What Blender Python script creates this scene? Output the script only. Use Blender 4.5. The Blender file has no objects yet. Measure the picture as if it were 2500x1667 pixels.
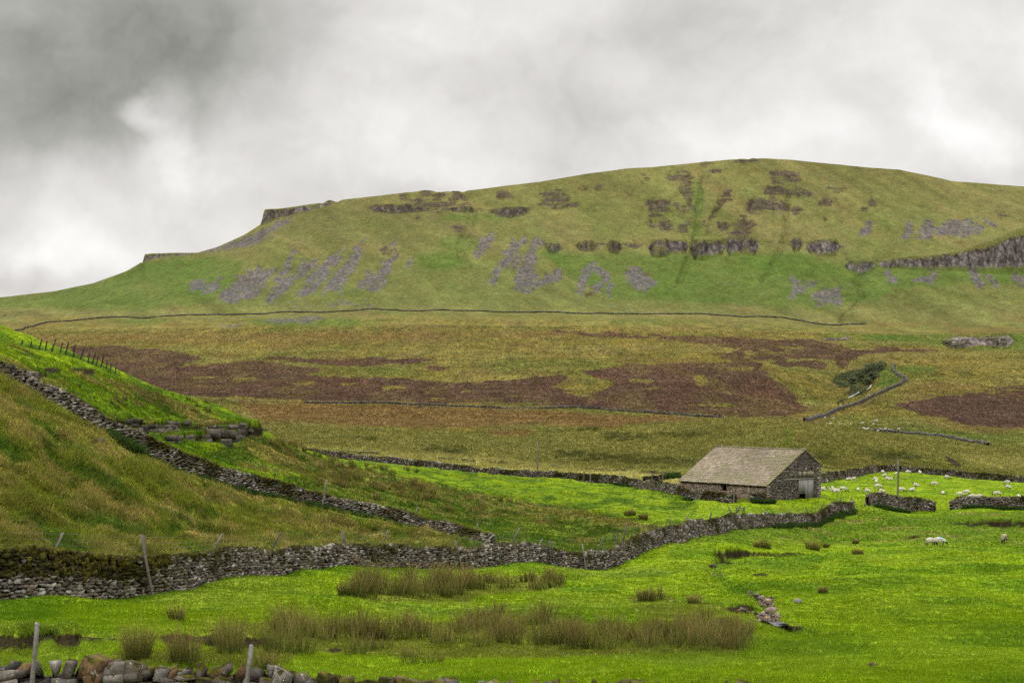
# Upland dale in late summer: fell, moor, drystone walls, barn and sheep
HAZE = 0.00027
GRASS_N = 390000
import bpy, bmesh, math, random
import numpy as np
from mathutils import Vector, Matrix

rng = np.random.default_rng(7)
random.seed(7)
F, CX, HR = 3920.0, 1176.0, 894.0        # focal length, centre column and horizon row of the survey grid
S = bpy.context.scene
COL = S.collection

# ---------------------------------------------------------------- noise
def _hash(ix, iy, seed):
    ix = ix.astype(np.int64); iy = iy.astype(np.int64)
    h = (ix * 374761393 + iy * 668265263 + seed * 974711) & 0xFFFFFFFF
    h = ((h ^ (h >> 13)) * 1274126177) & 0xFFFFFFFF
    h = ((h ^ (h >> 16)) * 2246822519) & 0xFFFFFFFF
    h = h ^ (h >> 15)
    return (h & 0xFFFFFF) / float(0xFFFFFF)
def vnoise(x, y, seed=0):
    x = np.asarray(x, float); y = np.asarray(y, float)
    ix = np.floor(x); iy = np.floor(y); fx = x - ix; fy = y - iy
    fx = fx*fx*fx*(fx*(fx*6-15)+10); fy = fy*fy*fy*(fy*(fy*6-15)+10)
    a = _hash(ix, iy, seed); b = _hash(ix+1, iy, seed); c = _hash(ix, iy+1, seed); d = _hash(ix+1, iy+1, seed)
    return (a*(1-fx)+b*fx)*(1-fy) + (c*(1-fx)+d*fx)*fy
def fbm(x, y, seed=0, octv=4, gain=0.5):
    s = 0; a = 1; t = 0
    c, sn = 0.8, 0.6
    for o in range(octv):
        s = s + a*(vnoise(x, y, seed+o*17)-0.5)*2; t += a; a *= gain
        x, y = (x*c-y*sn)*2.03+3.1, (x*sn+y*c)*2.03-1.7
    return s/t*1.4
def sstep(a, b, x):
    t = np.clip((x-a)/(b-a), 0, 1); return t*t*(3-2*t)

# ---------------------------------------------------------------- terrain survey: (column, row, distance) along real lines of the land
SIL = [(-900,790),(-500,745),(0,683),(130,668),(215,650),(290,622),(318,606),(326,600),(334,586),(345,582),(455,580),(500,567),(560,540),(598,516),(606,497),(620,486),
       (700,470),(800,457),(900,445),(975,438),(1060,440),(1130,430),(1240,418),(1340,400),(1440,387),(1500,384),(1600,374),(1700,365),(1750,364),(1820,367),
       (1900,375),(2000,385),(2065,390),(2130,403),(2190,416),(2260,421),(2352,428),(2900,470),(3300,520)]
SX = np.array([p[0] for p in SIL], float); SY = np.array([p[1] for p in SIL], float)
def line(pts, step=110):
    out = []
    for (a, b) in zip(pts[:-1], pts[1:]):
        n = max(1, int(round(abs(b[0]-a[0])/step)))
        for k in range(n):
            t = k/n; out.append((a[0]+(b[0]-a[0])*t, a[1]+(b[1]-a[1])*t, math.exp(math.log(a[2])*(1-t)+math.log(b[2])*t)))
    out.append(pts[-1]); return out
P = []
def L(*pts, step=110): P.extend(line(list(pts), step))
def z2r(z, d): return HR - z*F/d
# near strip under the camera
for X in (-900,-400,0,400,800,1200,1600,2000,2352,2800,3300):
    P.append((X, z2r(-6.3, 8), 8)); P.append((X, z2r(-6.2, 16), 16)); P.append((X, z2r(-6.3, 27), 27))
    P.append((X, z2r(-6.35+0.0*X, 34), 34))
L((-900,1525,38),(0,1532,38),(400,1545,38),(1000,1562,38),(2352,1563,38),(3300,1563,38), step=250)
L((-900,1480,42),(0,1488,42),(500,1510,42),(1100,1520,42.5),(1800,1520,43),(2352,1520,43),(3300,1520,43), step=250)
L((300,1450,49),(600,1455,50),(1200,1460,54),(1800,1462,54),(2352,1462,54),(3300,1462,54), step=250)
L((560,1400,62),(1000,1395,72),(1500,1395,73),(2000,1395,73),(2352,1395,73),(3300,1390,73), step=250)
L((1260,1330,100),(1500,1325,102),(1800,1325,100),(2352,1320,103),(3300,1310,103), step=250)
# foot of the main wall, near side
W1 = [(-420,1385,54),(-200,1380,57),(0,1374,60),(170,1368,64),(340,1361,69),(430,1345,73),(540,1325,79),(640,1309,85),(800,1299,93),(930,1304,98),
      (1060,1312,102),(1130,1298,106),(1200,1290,110),(1300,1298,114),(1395,1303,118),(1440,1280,123),(1500,1258,130),(1600,1235,143),(1700,1213,160),
      (1780,1206,174),(1850,1204,185),(1900,1185,196),(1960,1176,205)]
L(*W1)
L((1960,1176,205),(2070,1170,211),(2200,1167,211),(2352,1168,209),(2700,1170,205),(3300,1172,200))
L((1750,1275,128),(1900,1255,150),(2150,1248,160),(2352,1243,160),(3300,1240,160), step=200)
L((1950,1218,186),(2150,1214,186),(2352,1212,186),(3300,1210,186), step=200)
# rising ground beyond the main wall, left
L((-900,1330,69),(-400,1325,69),(0,1312,70),(200,1318,73),(340,1320,77),(640,1284,96))
L((-900,1200,82),(0,1170,83),(200,1240,84),(400,1275,90),(600,1250,102))
L((-900,980,98),(0,1000,96),(200,1085,99),(400,1170,105),(600,1200,115),(800,1240,120))
W2 = [(-420,800,124),(-200,835,121),(0,868,119),(70,905,119),(200,965,120),(250,1003,121),(370,1062,122),(500,1102,124),(650,1138,127),(750,1165,129),(850,1188,130),
      (950,1212,129),(1050,1238,127),(1130,1256,124)]
L(*W2)
L((-900,700,140),(-400,760,140),(0,800,140),(200,900,140),(400,1010,142),(640,1090,145),(850,1140,150),(1100,1190,155),(1300,1215,155))
L((-900,560,158),(-400,690,158),(0,770,153),(60,790,152),(130,806,153),(200,830,155),(260,852,158),(330,886,160),(430,918,163),(520,947,166),(560,966,167),(600,988,168),(640,1012,171),(700,1036,178),(800,1066,195),(900,1088,205),(1000,1112,205),(1150,1144,195),(1300,1166,190),(1500,1170,180),(1700,1180,180), step=60)
# left top bit behind shoulder
L((-900,500,185),(-400,660,182),(-100,742,180),(0,760,178),(60,778,174),(110,800,170), step=60)
L((-900,620,215),(-400,760,215),(0,880,205),(200,930,200),(400,1000,200),(560,1045,200),(640,1062,205))
L((-900,900,260),(0,1000,250),(300,1035,250),(640,1062,250), step=200)
# far field wall and barn ground
J1 = [(740,1048,285),(840,1062,279),(900,1066,275),(1050,1083,268),(1200,1096,260),(1330,1106,254),(1400,1112,250),(1480,1122,238),(1560,1138,211),(1640,1148,203),(1690,1151,199.5)]
L(*J1)
L((300,1055,290),(740,1048,285),step=150)
L((1000,1105,225),(1200,1130,215),(1400,1145,210),(1560,1160,205),(1680,1163,196),(1800,1158,196),(1900,1153,200),(1990,1150,208))
L((1300,1190,165),(1500,1195,162),(1640,1193,168))
J2 = [(1880,1108,275),(1950,1097,300),(2020,1082,325),(2100,1086,325),(2250,1099,310),(2352,1109,300),(2900,1135,280),(3300,1150,270)]
L(*J2)
L((1900,1124,246),(2100,1120,250),(2352,1133,240),(2900,1145,235), step=200)
# beyond
L((-900,1010,350),(0,1030,350),(600,1045,350),(900,1050,350),(1200,1066,350),(1450,1080,330),(1600,1075,320),(1800,1070,330),(1950,1068,345),(2150,1072,360),(2352,1088,350),(3300,1100,350), step=200)
L((-900,985,430),(0,990,430),(600,1000,430),(900,1010,440),(1200,1018,440),(1500,1015,430),(1800,1018,390),(2000,1030,385),(2150,1050,385),(2352,1062,400),(3300,1060,400), step=150)
L((-900,965,600),(600,965,600),(900,980,600),(1200,985,590),(1450,975,560),(1640,964,480),(1750,967,460),(1850,974,450),(1950,986,445),(2050,1001,440),(2130,1018,440),(2200,1040,445),(2352,1050,450),(3300,1045,450), step=100)
L((1600,990,600),(1800,990,580),(1950,1000,560),(2100,1010,560), step=200)
L((1900,985,680),(2000,988,660),(2100,995,640),(2200,1005,620),(2352,1012,600),(3300,1010,600), step=200)
L((1750,962,800),(1900,966,780),(2050,962,760),(2200,965,740),(2352,968,730),(3300,960,730), step=200)
L((-900,900,850),(0,905,850),(600,922,850),(900,930,850),(1200,936,850),(1400,944,850),(1600,956,850))
L((1800,912,980),(1940,924,960),(2060,884,960),(2200,895,930),(2352,895,920),(3300,880,920), step=120)
L((-900,850,1050),(0,858,1050),(600,868,1050),(1000,875,1050),(1500,878,1050),(1800,862,1100),(1960,880,1080),(2060,845,1100),(2200,848,1080),(2352,840,1080),(3300,820,1080), step=150)
L((-900,800,1280),(0,800,1280),(600,810,1280),(1200,812,1280),(1800,812,1260),(1980,822,1220),(2100,812,1250),(2352,800,1250),(3300,780,1250), step=200)
L((-900,775,1500),(0,763,1500),(600,760,1500),(1300,757,1500),(1640,763,1500),(2000,768,1500),(2352,765,1500),(3300,750,1500), step=200)
L((-900,760,1740),(0,740,1740),(330,729,1740),(600,722,1740),(900,712,1740),(1200,718,1740),(1500,722,1740),(1700,728,1740),(1900,744,1740),(2100,750,1740),(2352,750,1740),(3300,745,1740), step=150)
L((-900,780,1950),(0,712,1950),(330,668,1930),(600,645,1900),(900,640,1900),(1200,645,1900),(1500,645,1900),(1800,650,1900),(1950,655,1900),(2100,640,1900),(2352,640,1900),(3300,640,1900), step=150)
L((0,697,2150),(200,672,2130),(400,630,2100),(600,570,2080),(900,545,2080),(1200,545,2080),(1500,550,2080),(1800,548,2080),(2100,555,2070),(2352,545,2060),(3300,560,2060), step=150)
for X in range(-900, 3301, 140):
    P.append((X, float(np.interp(X, SX, SY)), 2350))
    zr = -(np.interp(X, SX, SY)-HR)/F*2350
    P.append((X, z2r(zr-6, 2550), 2550)); P.append((X, z2r(zr*0.8-30, 3100), 3100)); P.append((X, z2r(zr*0.2, 6500), 6500))
P = np.array(P, float)
_, ui = np.unique(np.round(P[:, [0, 2]]/[14, 1]).astype(int), axis=0, return_index=True)
P = P[ui]
BD = np.log([8,16,27,38,42,54,75,110,160,210,250,330,430,600,850,1050,1280,1500,1740,1950,2350,3100,6500])
BR = np.array([z2r(-6.3,8),z2r(-6.2,16),z2r(-6.3,27),1562,1520,1460,1395,1315,1245,1170,1110,1085,1020,975,930,865,810,762,725,645,430,600,870.])
def base_row(ld): return np.interp(ld, BD, BR)
def feat(X, ld): return np.stack([X/300.0, ld*3.2], -1)
FP = feat(P[:, 0], np.log(P[:, 2]))
qv = P[:, 1] - base_row(np.log(P[:, 2]))
def kern(A, B):
    r2 = ((A[:, None, :]-B[None, :, :])**2).sum(-1); return 0.5*r2*np.log(r2+1e-12)
n = len(P)
K = np.zeros((n+3, n+3)); K[:n, :n] = kern(FP, FP) + np.eye(n)*0.004
K[:n, n] = 1; K[:n, n+1:] = FP; K[n, :n] = 1; K[n+1:, :n] = FP.T
sol = np.linalg.solve(K, np.concatenate([qv, np.zeros(3)]))
GX = np.arange(-950, 3350.1, 20.0); GL = np.arange(math.log(7.5), math.log(6600)+0.02, 0.016)
gx, gl = np.meshgrid(GX, GL, indexing='ij'); FG = feat(gx.ravel(), gl.ravel())
GR = np.empty(len(FG))
for i in range(0, len(FG), 8000):
    GR[i:i+8000] = kern(FG[i:i+8000], FP) @ sol[:n] + sol[n] + FG[i:i+8000] @ sol[n+1:]
GR = GR.reshape(gx.shape)
def _cr(t):
    return (-0.5*t**3+t**2-0.5*t, 1.5*t**3-2.5*t**2+1, -1.5*t**3+2*t**2+0.5*t, 0.5*t**3-0.5*t**2)
def grid_row(X, ld):
    u = np.clip((X-GX[0])/20.0, 1.001, len(GX)-3.001); v = np.clip((ld-GL[0])/0.016, 1.001, len(GL)-3.001)
    iu = u.astype(int); iv = v.astype(int); wu = _cr(u-iu); wv = _cr(v-iv); s = 0
    for a in range(4):
        for b in range(4): s = s + wu[a]*wv[b]*GR[iu-1+a, iv-1+b]
    return s + base_row(ld)
_sg = np.interp(np.arange(-950, 3350, 4.0), SX, SY)
_sc = _sg - grid_row(np.arange(-950, 3350, 4.0), np.full(1075, math.log(2350.0)))

# steep steps in the land: (distance range, strength, [(column, row top, row bottom)])
STEPS = [
 ((120,190), [(262,975,976),(268,961,984),(300,962,984),(340,970,987),(400,965,986),(430,977,985),(475,974,986),(530,969,986),(552,973,999),(600,976,1001),(606,988,989)]),
 ((120,190), [(378,1005,1006),(384,1001,1012),(425,997,1010),(480,995,1014),(545,995,1016),(558,1004,1005)]),
 ((1900,2330), [(1250,560,561),(1262,560,578),(1280,561,577),(1290,565,566)]),
 ((1900,2330), [(1322,563,564),(1332,558,573),(1362,558,574),(1372,566,567)]),
 ((1900,2330), [(1394,565,566),(1402,557,576),(1420,557,577),(1428,566,567)]),
 ((1900,2330), [(1490,570,571),(1499,556,583),(1530,556,584),(1540,556,577),(1574,556,578),(1580,567,568)]),
 ((1900,2330), [(1588,570,571),(1593,556,588),(1625,555,588),(1658,556,578),(1664,566,567)]),
 ((1900,2330), [(1668,565,566),(1674,549,580),(1700,549,576),(1734,549,580),(1742,562,563)]),
 ((1900,2330), [(1818,563,564),(1824,550,574),(1836,549,570),(1842,560,561)]),
 ((1900,2330), [(1852,570,571),(1862,558,578),(1890,555,582),(1918,556,580),(1930,566,567)]),
 ((1850,2330), [(1938,613,614),(1950,604,618),(1975,604,628),(2005,604,618),(2014,610,611)]),
 ((1850,2330), [(2018,605,607),(2026,600,613),(2130,592,614),(2200,585,614),(2290,562,614),(2330,546,612),(2352,541,612),(2700,520,612),(3000,560,600),(3020,580,581)]),
 ((2200,2420), [(600,515,517),(607,489,512),(640,484,496),(700,476,485),(750,468,472),(765,466,467)]),
 ((1700,2420), [(322,600,602),(330,588,599),(360,585,592),(380,584,588),(450,583,585),(462,582,583)]),
 ((2100,2400), [(860,478,480),(890,474,488),(938,474,487),(1000,480,483),(1080,476,486),(1120,482,483),(1170,480,497),(1215,476,483),(1225,478,479)]),
 ((1200,1600), [(2160,785,786),(2180,776,796),(2200,772,800),(2250,776,792),(2300,772,798),(2320,774,795),(2330,784,785)]),
 ((1200,1600), [(1885,777,778),(1893,774,783),(1950,775,781),(1960,778,779)]),
 ((150,215), [(2170,1200,1201),(2215,1198,1204),(2240,1194,1209),(2270,1196,1207),(2300,1193,1211),(2342,1198,1212),(2380,1203,1204)]),
 ((100,150), [(1636,1270,1271),(1648,1260,1282),(1670,1262,1285),(1700,1260,1281),(1725,1266,1277),(1780,1268,1275),(1860,1270,1274),(1880,1271,1272)]),
 ((36,60), [(-300,1450,1480),(0,1450,1494),(40,1454,1496),(75,1446,1488),(95,1452,1474),(120,1446,1470),(140,1452,1486),(172,1448,1490),(190,1458,1470),(240,1462,1468),(300,1464,1470),(360,1458,1470),(380,1448,1482),(420,1450,1492),(450,1458,1478),(490,1452,1490),(540,1456,1496),(600,1460,1484),(640,1462,1463)]),
 ((50,95), [(1665,1398,1399),(1682,1388,1406),(1720,1388,1408),(1735,1398,1399)]),
 ((45,80), [(1790,1440,1441),(1806,1430,1452),(1834,1432,1454),(1850,1442,1443)]),
]
def warp_steps(X, d, row):
    for (da, db), pts in STEPS:
        px = np.array([p[0] for p in pts], float); m = (X > px[0]) & (X < px[-1]) & (d > da*0.9) & (d < db*1.1)
        if not m.any(): continue
        Xm, r = X[m], row[m]
        rt = np.interp(Xm, px, [p[1] for p in pts]); rb = np.interp(Xm, px, [p[2] for p in pts])
        h = rb-rt; ex = h*0.35+0.5; rt = rt-ex; rb = rb+ex
        t = (rb-r)/(rb-rt); inside = (t > 0) & (t < 1)
        tt = np.where(t < .5, t, t)
        sg = 0.10*tt + 0.90*sstep(0.40, 0.60, tt)
        nr = rb-(rb-rt)*sg
        w = sstep(0, 0.5, h/3.0)
        r = np.where(inside, r*(1-w)+nr*w, r); row = row.copy(); row[m] = r
    return row
GROOVE = NEARG = None
def height(x, y):
    """height of the land at world x, y (metres, eye level = 0)"""
    x = np.asarray(x, float); y = np.maximum(np.asarray(y, float), 7.6)
    X = CX + F*x/y; ld = np.log(y)
    row = grid_row(X, ld)
    row = row + np.interp(X, np.arange(-950, 3350, 4.0), _sc)*sstep(7.60, 7.755, ld)*(1-sstep(7.80, 8.1, ld))
    # gullies and slope relief on the fell
    if GROOVE is not None: row = row + GROOVE.get(X, row)*(y > 850)
    hf = sstep(1720, 1850, y)*(1-sstep(2150, 2340, y))
    gul = fbm((x+0.45*(y-1900))/70.0, y/420.0, 31, 4)
    row = row + hf*gul*10.0 + hf*np.abs(fbm((x+0.3*(y-1900))/38.0, y/300.0, 55, 3))*6.0
    rm = sstep(2030, 2352, X)*sstep(1740, 1790, y)*(1-sstep(1900, 1960, y))
    row = row + rm*fbm(x/32.0, y/45.0, 77, 3)*7.0
    if GROOVE is not None:
        cw = np.clip(crag.get(X, row), 0, 1)*(y > 1700); row = row + cw*(fbm(x/14., y/9., 61, 3)*7.0+2.5)
    if NEARG is not None: row = row + np.clip(NEARG.get(X, row), 0, 20)*(y < 215)*(y > 42)*(row > 1170)
    row = warp_steps(X, y, row)
    z = -(row-HR)/F*y
    a1 = np.interp(ld, np.log([8, 40, 120, 300, 500, 900, 1700, 2100, 2330, 2500]), [.04, .10, .16, .22, .6, 1.2, 1.2, 1.6, .25, 2])
    s1 = np.interp(ld, np.log([8, 60, 300, 900, 2000]), [6, 8, 14, 30, 60])
    s1 = np.where(y < 120, 7.0, np.where(y < 420, 13.0, 45.0)) if False else None
    z = z + a1*(fbm(x/9.0, y/9.0, 3, 3)*np.interp(ld, np.log([8, 150, 420]), [1, .8, 0]) + fbm(x/34.0, y/34.0, 9, 4)*np.interp(ld, np.log([60, 420]), [0, 1]))
    # tussocky small relief
    tus = np.interp(ld, np.log([8, 260, 520]), [1, .9, 0])
    z = z + tus*(0.06*fbm(x/1.3, y/1.3, 21, 3) + 0.20*fbm(x/3.8, y/3.8, 22, 2) + 0.02*fbm(x/0.45, y/0.45, 23, 2))
    kn = knoll_w(X, y)*sstep(.5, 5.0, np.interp(X, [p[0] for p in W2], [p[2] for p in W2])-y)
    z = z + kn*(tuss(x, y)*.60 + 0.12*fbm(x/4.0, y/4.0, 43, 2))
    k2 = ((X < 1500) & (y < 260) & (y > np.interp(X, [p[0] for p in W2], [p[2] for p in W2])+1.5) & (y > np.interp(X, [p[0] for p in W1], [p[2] for p in W1])+2))
    z = z + k2*(0.20*fbm(x/2.6, y/2.6, 47, 3) + .10*tuss(x, y))
    return z
def tuss(x, y):
    """rounded tussock tops with sharp hollows, 0..1"""
    v = 1-np.abs(fbm(x/1.5, y/1.9, 41, 2))*2.2
    return np.clip(1-(1-np.clip(v, 0, 1))**1.0, 0, 1)*0+np.clip(np.sqrt(np.abs(fbm(x/2.5, y/3.0, 45, 2))*1.6), 0, 1)
def knoll_w(X, y):
    """rough ungrazed ground left of the hillside wall"""
    wy = np.interp(X, [p[0] for p in W2], [p[2] for p in W2]); w1 = np.interp(X, [p[0] for p in W1], [p[2] for p in W1])
    return (X < 1130)*sstep(.4, 1.4, wy-y)*sstep(.5, 1.5, y-w1)
def rowof(x, y, z): return HR - z*F/y
def X2x(X, d): return (X-CX)/F*d
def at(X, row, d0=20, d1=2600):
    """first ground point seen along a sight line"""
    d = np.exp(np.linspace(math.log(d0), math.log(d1), 2600)); x = X2x(X, d)
    r = rowof(x, d, height(x, d)); k = np.nonzero(r <= row)[0]
    i = k[0] if len(k) else len(d)-1
    return float(x[i]), float(d[i])
def hz(x, y): return float(height(np.array([x]), np.array([y]))[0])

# ---------------------------------------------------------------- scene helpers
def tag(o, label=None, cat=None, group=None, kind=None):
    if label: o['label'] = label
    if cat: o['category'] = cat
    if group: o['group'] = group
    if kind: o['kind'] = kind
    return o
def empty(name, loc=(0,0,0), rz=0):
    o = bpy.data.objects.new(name, None); o.location = loc; o.rotation_euler = (0, 0, rz); o.empty_display_size = 0.3
    COL.objects.link(o); return o
def mesh_np(name, verts, faces, mat, cols=None, parent=None, smooth=False, loc=None, extra=None):
    """faces: (n,3) or (n,4) int array, or a list of such arrays"""
    if not isinstance(faces, list): faces = [faces]
    me = bpy.data.meshes.new(name)
    verts = np.asarray(verts, np.float32)
    if loc is not None: verts = verts - np.asarray(loc, np.float32)
    me.vertices.add(len(verts)); me.vertices.foreach_set('co', verts.ravel())
    nl = sum(f.size for f in faces); nf = sum(len(f) for f in faces)
    me.loops.add(nl); me.polygons.add(nf)
    me.loops.foreach_set('vertex_index', np.concatenate([f.ravel() for f in faces]).astype(np.int32))
    st = []; o = 0
    for f in faces:
        st.append(o+np.arange(len(f))*f.shape[1]); o += f.size
    me.polygons.foreach_set('loop_start', np.concatenate(st).astype(np.int32))
    if smooth: me.polygons.foreach_set('use_smooth', np.ones(nf, bool))
    me.update(calc_edges=True)
    if cols is not None:
        c = np.ones((len(verts), 4), np.float32); c[:, :3] = cols[:, :3]
        if cols.shape[1] > 3: c[:, 3] = cols[:, 3]
        a = me.color_attributes.new('col', 'FLOAT_COLOR', 'POINT'); a.data.foreach_set('color', c.ravel())
    for k, v in (extra or {}).items():
        a = me.attributes.new(k, 'FLOAT', 'POINT'); a.data.foreach_set('value', v.astype(np.float32))
    if mat: me.materials.append(mat)
    ob = bpy.data.objects.new(name, me); COL.objects.link(ob)
    if loc is not None: ob.location = loc
    if parent: ob.parent = parent
    return ob

# ---------------------------------------------------------------- materials
def mat_new(name):
    m = bpy.data.materials.new(name); m.use_nodes = True
    nt = m.node_tree; nt.nodes.clear()
    out = nt.nodes.new('ShaderNodeOutputMaterial'); b = nt.nodes.new('ShaderNodeBsdfPrincipled')
    b.inputs['Roughness'].default_value = 0.9
    b.inputs['Specular IOR Level'].default_value = 0.15
    nt.links.new(b.outputs[0], out.inputs[0]); return m, nt, b, out
class NT:
    def __init__(s, nt): s.nt = nt
    def n(s, t, **kw):
        nd = s.nt.nodes.new(t)
        for k, v in kw.items(): setattr(nd, k, v)
        return nd
    def l(s, a, b): s.nt.links.new(a, b)
    def noise(s, vec, scale, detail=4, rough=0.55):
        nd = s.n('ShaderNodeTexNoise'); nd.inputs['Scale'].default_value = scale; nd.inputs['Detail'].default_value = detail; nd.inputs['Roughness'].default_value = rough
        s.l(vec, nd.inputs['Vector']); return nd.outputs['Fac']
    def mapr(s, v, a, b, c, d, clamp=True):
        nd = s.n('ShaderNodeMapRange'); nd.clamp = clamp
        for i, q in enumerate((a, b, c, d)): nd.inputs[i+1].default_value = q
        s.l(v, nd.inputs[0]); return nd.outputs[0]
    def math(s, op, a, b=None, c=None):
        nd = s.n('ShaderNodeMath', operation=op)
        for i, q in enumerate((a, b, c)):
            if q is None: continue
            if isinstance(q, (int, float)): nd.inputs[i].default_value = q
            else: s.l(q, nd.inputs[i])
        return nd.outputs[0]
    def vscale(s, vec, sc):
        nd = s.n('ShaderNodeMapping'); nd.inputs['Scale'].default_value = sc; s.l(vec, nd.inputs[0]); return nd.outputs[0]
    def mixc(s, f, a, b, mode='MIX'):
        nd = s.n('ShaderNodeMix', data_type='RGBA', blend_type=mode)
        if isinstance(f, (int, float)): nd.inputs[0].default_value = f
        else: s.l(f, nd.inputs[0])
        for i, q in ((6, a), (7, b)):
            if isinstance(q, (tuple, list)): nd.inputs[i].default_value = (*q[:3], 1)
            else: s.l(q, nd.inputs[i])
        return nd.outputs[2]
    def gray(s, v):
        nd = s.n('ShaderNodeCombineColor'); 
        for i in range(3): s.l(v, nd.inputs[i])
        return nd.outputs[0]
    def bump(s, h, strength, dist):
        nd = s.n('ShaderNodeBump'); nd.inputs['Strength'].default_value = strength; nd.inputs['Distance'].default_value = dist; s.l(h, nd.inputs['Height']); return nd.outputs[0]
def geo_pos(g): return g.n('ShaderNodeNewGeometry').outputs['Position']

def ground_material(name, far, stretch=.4):
    m, nt, b, out = mat_new(name); g = NT(nt); pos = geo_pos(g)
    at_ = g.n('ShaderNodeAttribute', attribute_name='col').outputs['Color']
    rk = g.n('ShaderNodeAttribute', attribute_name='rock').outputs['Fac']
    if stretch > .42 and far: scales = ((0.02, .12), (0.07, .18), (0.22, .22), (0.7, .26))
    elif far: scales = ((0.02, .12), (0.07, .20), (0.22, .30), (0.7, .36))
    else: scales = ((0.12, .16), (0.7, .25), (3.0, .38), (9.0, .42))
    c = at_; an = g.vscale(pos, (1, stretch, 1))
    for i, (sc, am) in enumerate(scales):
        v = g.noise(an, sc, 4, 0.65); v = g.mapr(v, .3, .7, 1-am, 1+am)
        c = g.mixc(1.0, c, g.gray(v), 'MULTIPLY')
    # hue drift between straw and green
    h = g.noise(an, 0.05 if far else 0.5, 6, 0.7); h = g.mapr(h, .42, .66, 0, .38)
    c2 = g.mixc(1.0, c, (1.28, .93, .85), 'MULTIPLY'); c = g.mixc(h, c, c2)
    # rocky parts: blocky cells and vertical jointing
    vo = g.n('ShaderNodeTexVoronoi', feature='F1'); vo.inputs['Scale'].default_value = 0.28 if far else 2.2
    g.l(g.vscale(pos, (1, .35, .6) if far else (1, 1, 1.6)), vo.inputs['Vector'])
    cell = g.mapr(vo.outputs['Distance'], .1, .75, 1.25, .5)
    st = g.noise(g.vscale(pos, (1, .4, .12) if far else (1, 1, .3)), .22 if far else 3.0, 4, .7); st = g.mapr(st, .35, .65, .6, 1.35)
    cr = g.mixc(1.0, c, g.gray(g.math('MULTIPLY', cell, st)), 'MULTIPLY')
    c = g.mixc(rk, c, cr)
    g.l(c, b.inputs['Base Color']); b.inputs['Roughness'].default_value = 0.95; b.inputs['Specular IOR Level'].default_value = 0.05
    h1 = g.noise(an, .12 if far else 1.6, 6, .7); h2 = g.noise(an, .6 if far else 7.0, 4, .7)
    hh = g.math('ADD', h1, g.math('MULTIPLY', h2, .35))
    hh = g.math('ADD', hh, g.math('MULTIPLY', g.math('MULTIPLY', rk, vo.outputs['Distance']), -0.5))
    g.l(g.bump(hh, 1.0, 5.0 if far else .22), b.inputs['Normal'])
    return m
def attr_material(name, rough=.85, noise_sc=None, amt=.3, transl=0.0, bump=None, moss=None):
    m, nt, b, out = mat_new(name); g = NT(nt)
    c = g.n('ShaderNodeAttribute', attribute_name='col').outputs['Color']
    b.inputs['Roughness'].default_value = rough; b.inputs['Specular IOR Level'].default_value = .1
    pos = geo_pos(g)
    if noise_sc:
        for k, a in ((1, amt), (4.3, amt*.8)):
            v = g.mapr(g.noise(pos, noise_sc*k, 4, .6), .3, .7, 1-a, 1+a); c = g.mixc(1.0, c, g.gray(v), 'MULTIPLY')
    if moss:
        nrm = g.n('ShaderNodeNewGeometry').outputs['Normal']; sx = g.n('ShaderNodeSeparateXYZ'); g.l(nrm, sx.inputs[0])
        up = g.mapr(sx.outputs[2], -.3, .9, -.12, .16)
        f = g.math('ADD', g.noise(pos, moss[0], 6, .6), up); am = g.n('ShaderNodeAttribute', attribute_name='moss').outputs['Fac']
        f = g.math('ADD', f, g.math('MULTIPLY', g.math('SUBTRACT', am, .5), .5))
        f = g.mapr(f, .54, .60, 0, 1)
        mc = g.mixc(g.mapr(g.noise(pos, 3.0, 3), .4, .65, 0, 1), moss[1], moss[2]); c = g.mixc(f, c, mc)
        # pale lichen
        lf = g.mapr(g.noise(pos, moss[0]*3.1, 5, .7), .60, .66, 0, .75); lf = g.math('MULTIPLY', lf, g.math('SUBTRACT', 1, f))
        c = g.mixc(lf, c, (.50, .49, .44))
    g.l(c, b.inputs['Base Color'])
    if bump: g.l(g.bump(g.noise(pos, bump[0], 5, .65), .8, bump[1]), b.inputs['Normal'])
    if transl:
        t = g.n('ShaderNodeBsdfTranslucent'); g.l(c, t.inputs['Color']); mx = g.n('ShaderNodeMixShader'); mx.inputs[0].default_value = transl
        g.l(b.outputs[0], mx.inputs[1]); g.l(t.outputs[0], mx.inputs[2]); g.l(mx.outputs[0], out.inputs[0])
    return m
M = {}
M['ground'] = ground_material('pasture_and_moor', False)
M['moor'] = ground_material('moor', True, .13)
M['fell'] = ground_material('fell', True, .45)
M['blade'] = attr_material('grass_blades', .7, None, transl=.5)
M['stone'] = attr_material('wall_stone', .9, 5.0, .3, bump=(9.0, .06), moss=(1.1, (.030, .026, .008), (.080, .075, .012)))
M['farstone'] = attr_material('far_wall_stone', .9, 1.0, .25)
M['rockmoss'] = attr_material('outcrop_rock', .9, 2.0, .35, bump=(3.0, .1), moss=(.8, (.05, .07, .012), (.08, .13, .012)))
M['bigstone'] = attr_material('gritstone', .88, 4.0, .35, bump=(14.0, .04), moss=(2.2, (.035, .032, .008), (.14, .13, .012)))
M['wood'] = attr_material('weathered_wood', .85, 12.0, .3)
M['wool'] = attr_material('wool', .95, 14.0, .12, bump=(18.0, .05))
M['wire'] = attr_material('wire', .6)
def simple_mat(name, col, rough=.9, metal=0, spec=.1):
    m, nt, b, out = mat_new(name); b.inputs['Base Color'].default_value = (*col, 1); b.inputs['Roughness'].default_value = rough
    b.inputs['Metallic'].default_value = metal; b.inputs['Specular IOR Level'].default_value = spec; return m
M['dark'] = simple_mat('dark_interior', (.006, .005, .004))
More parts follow.
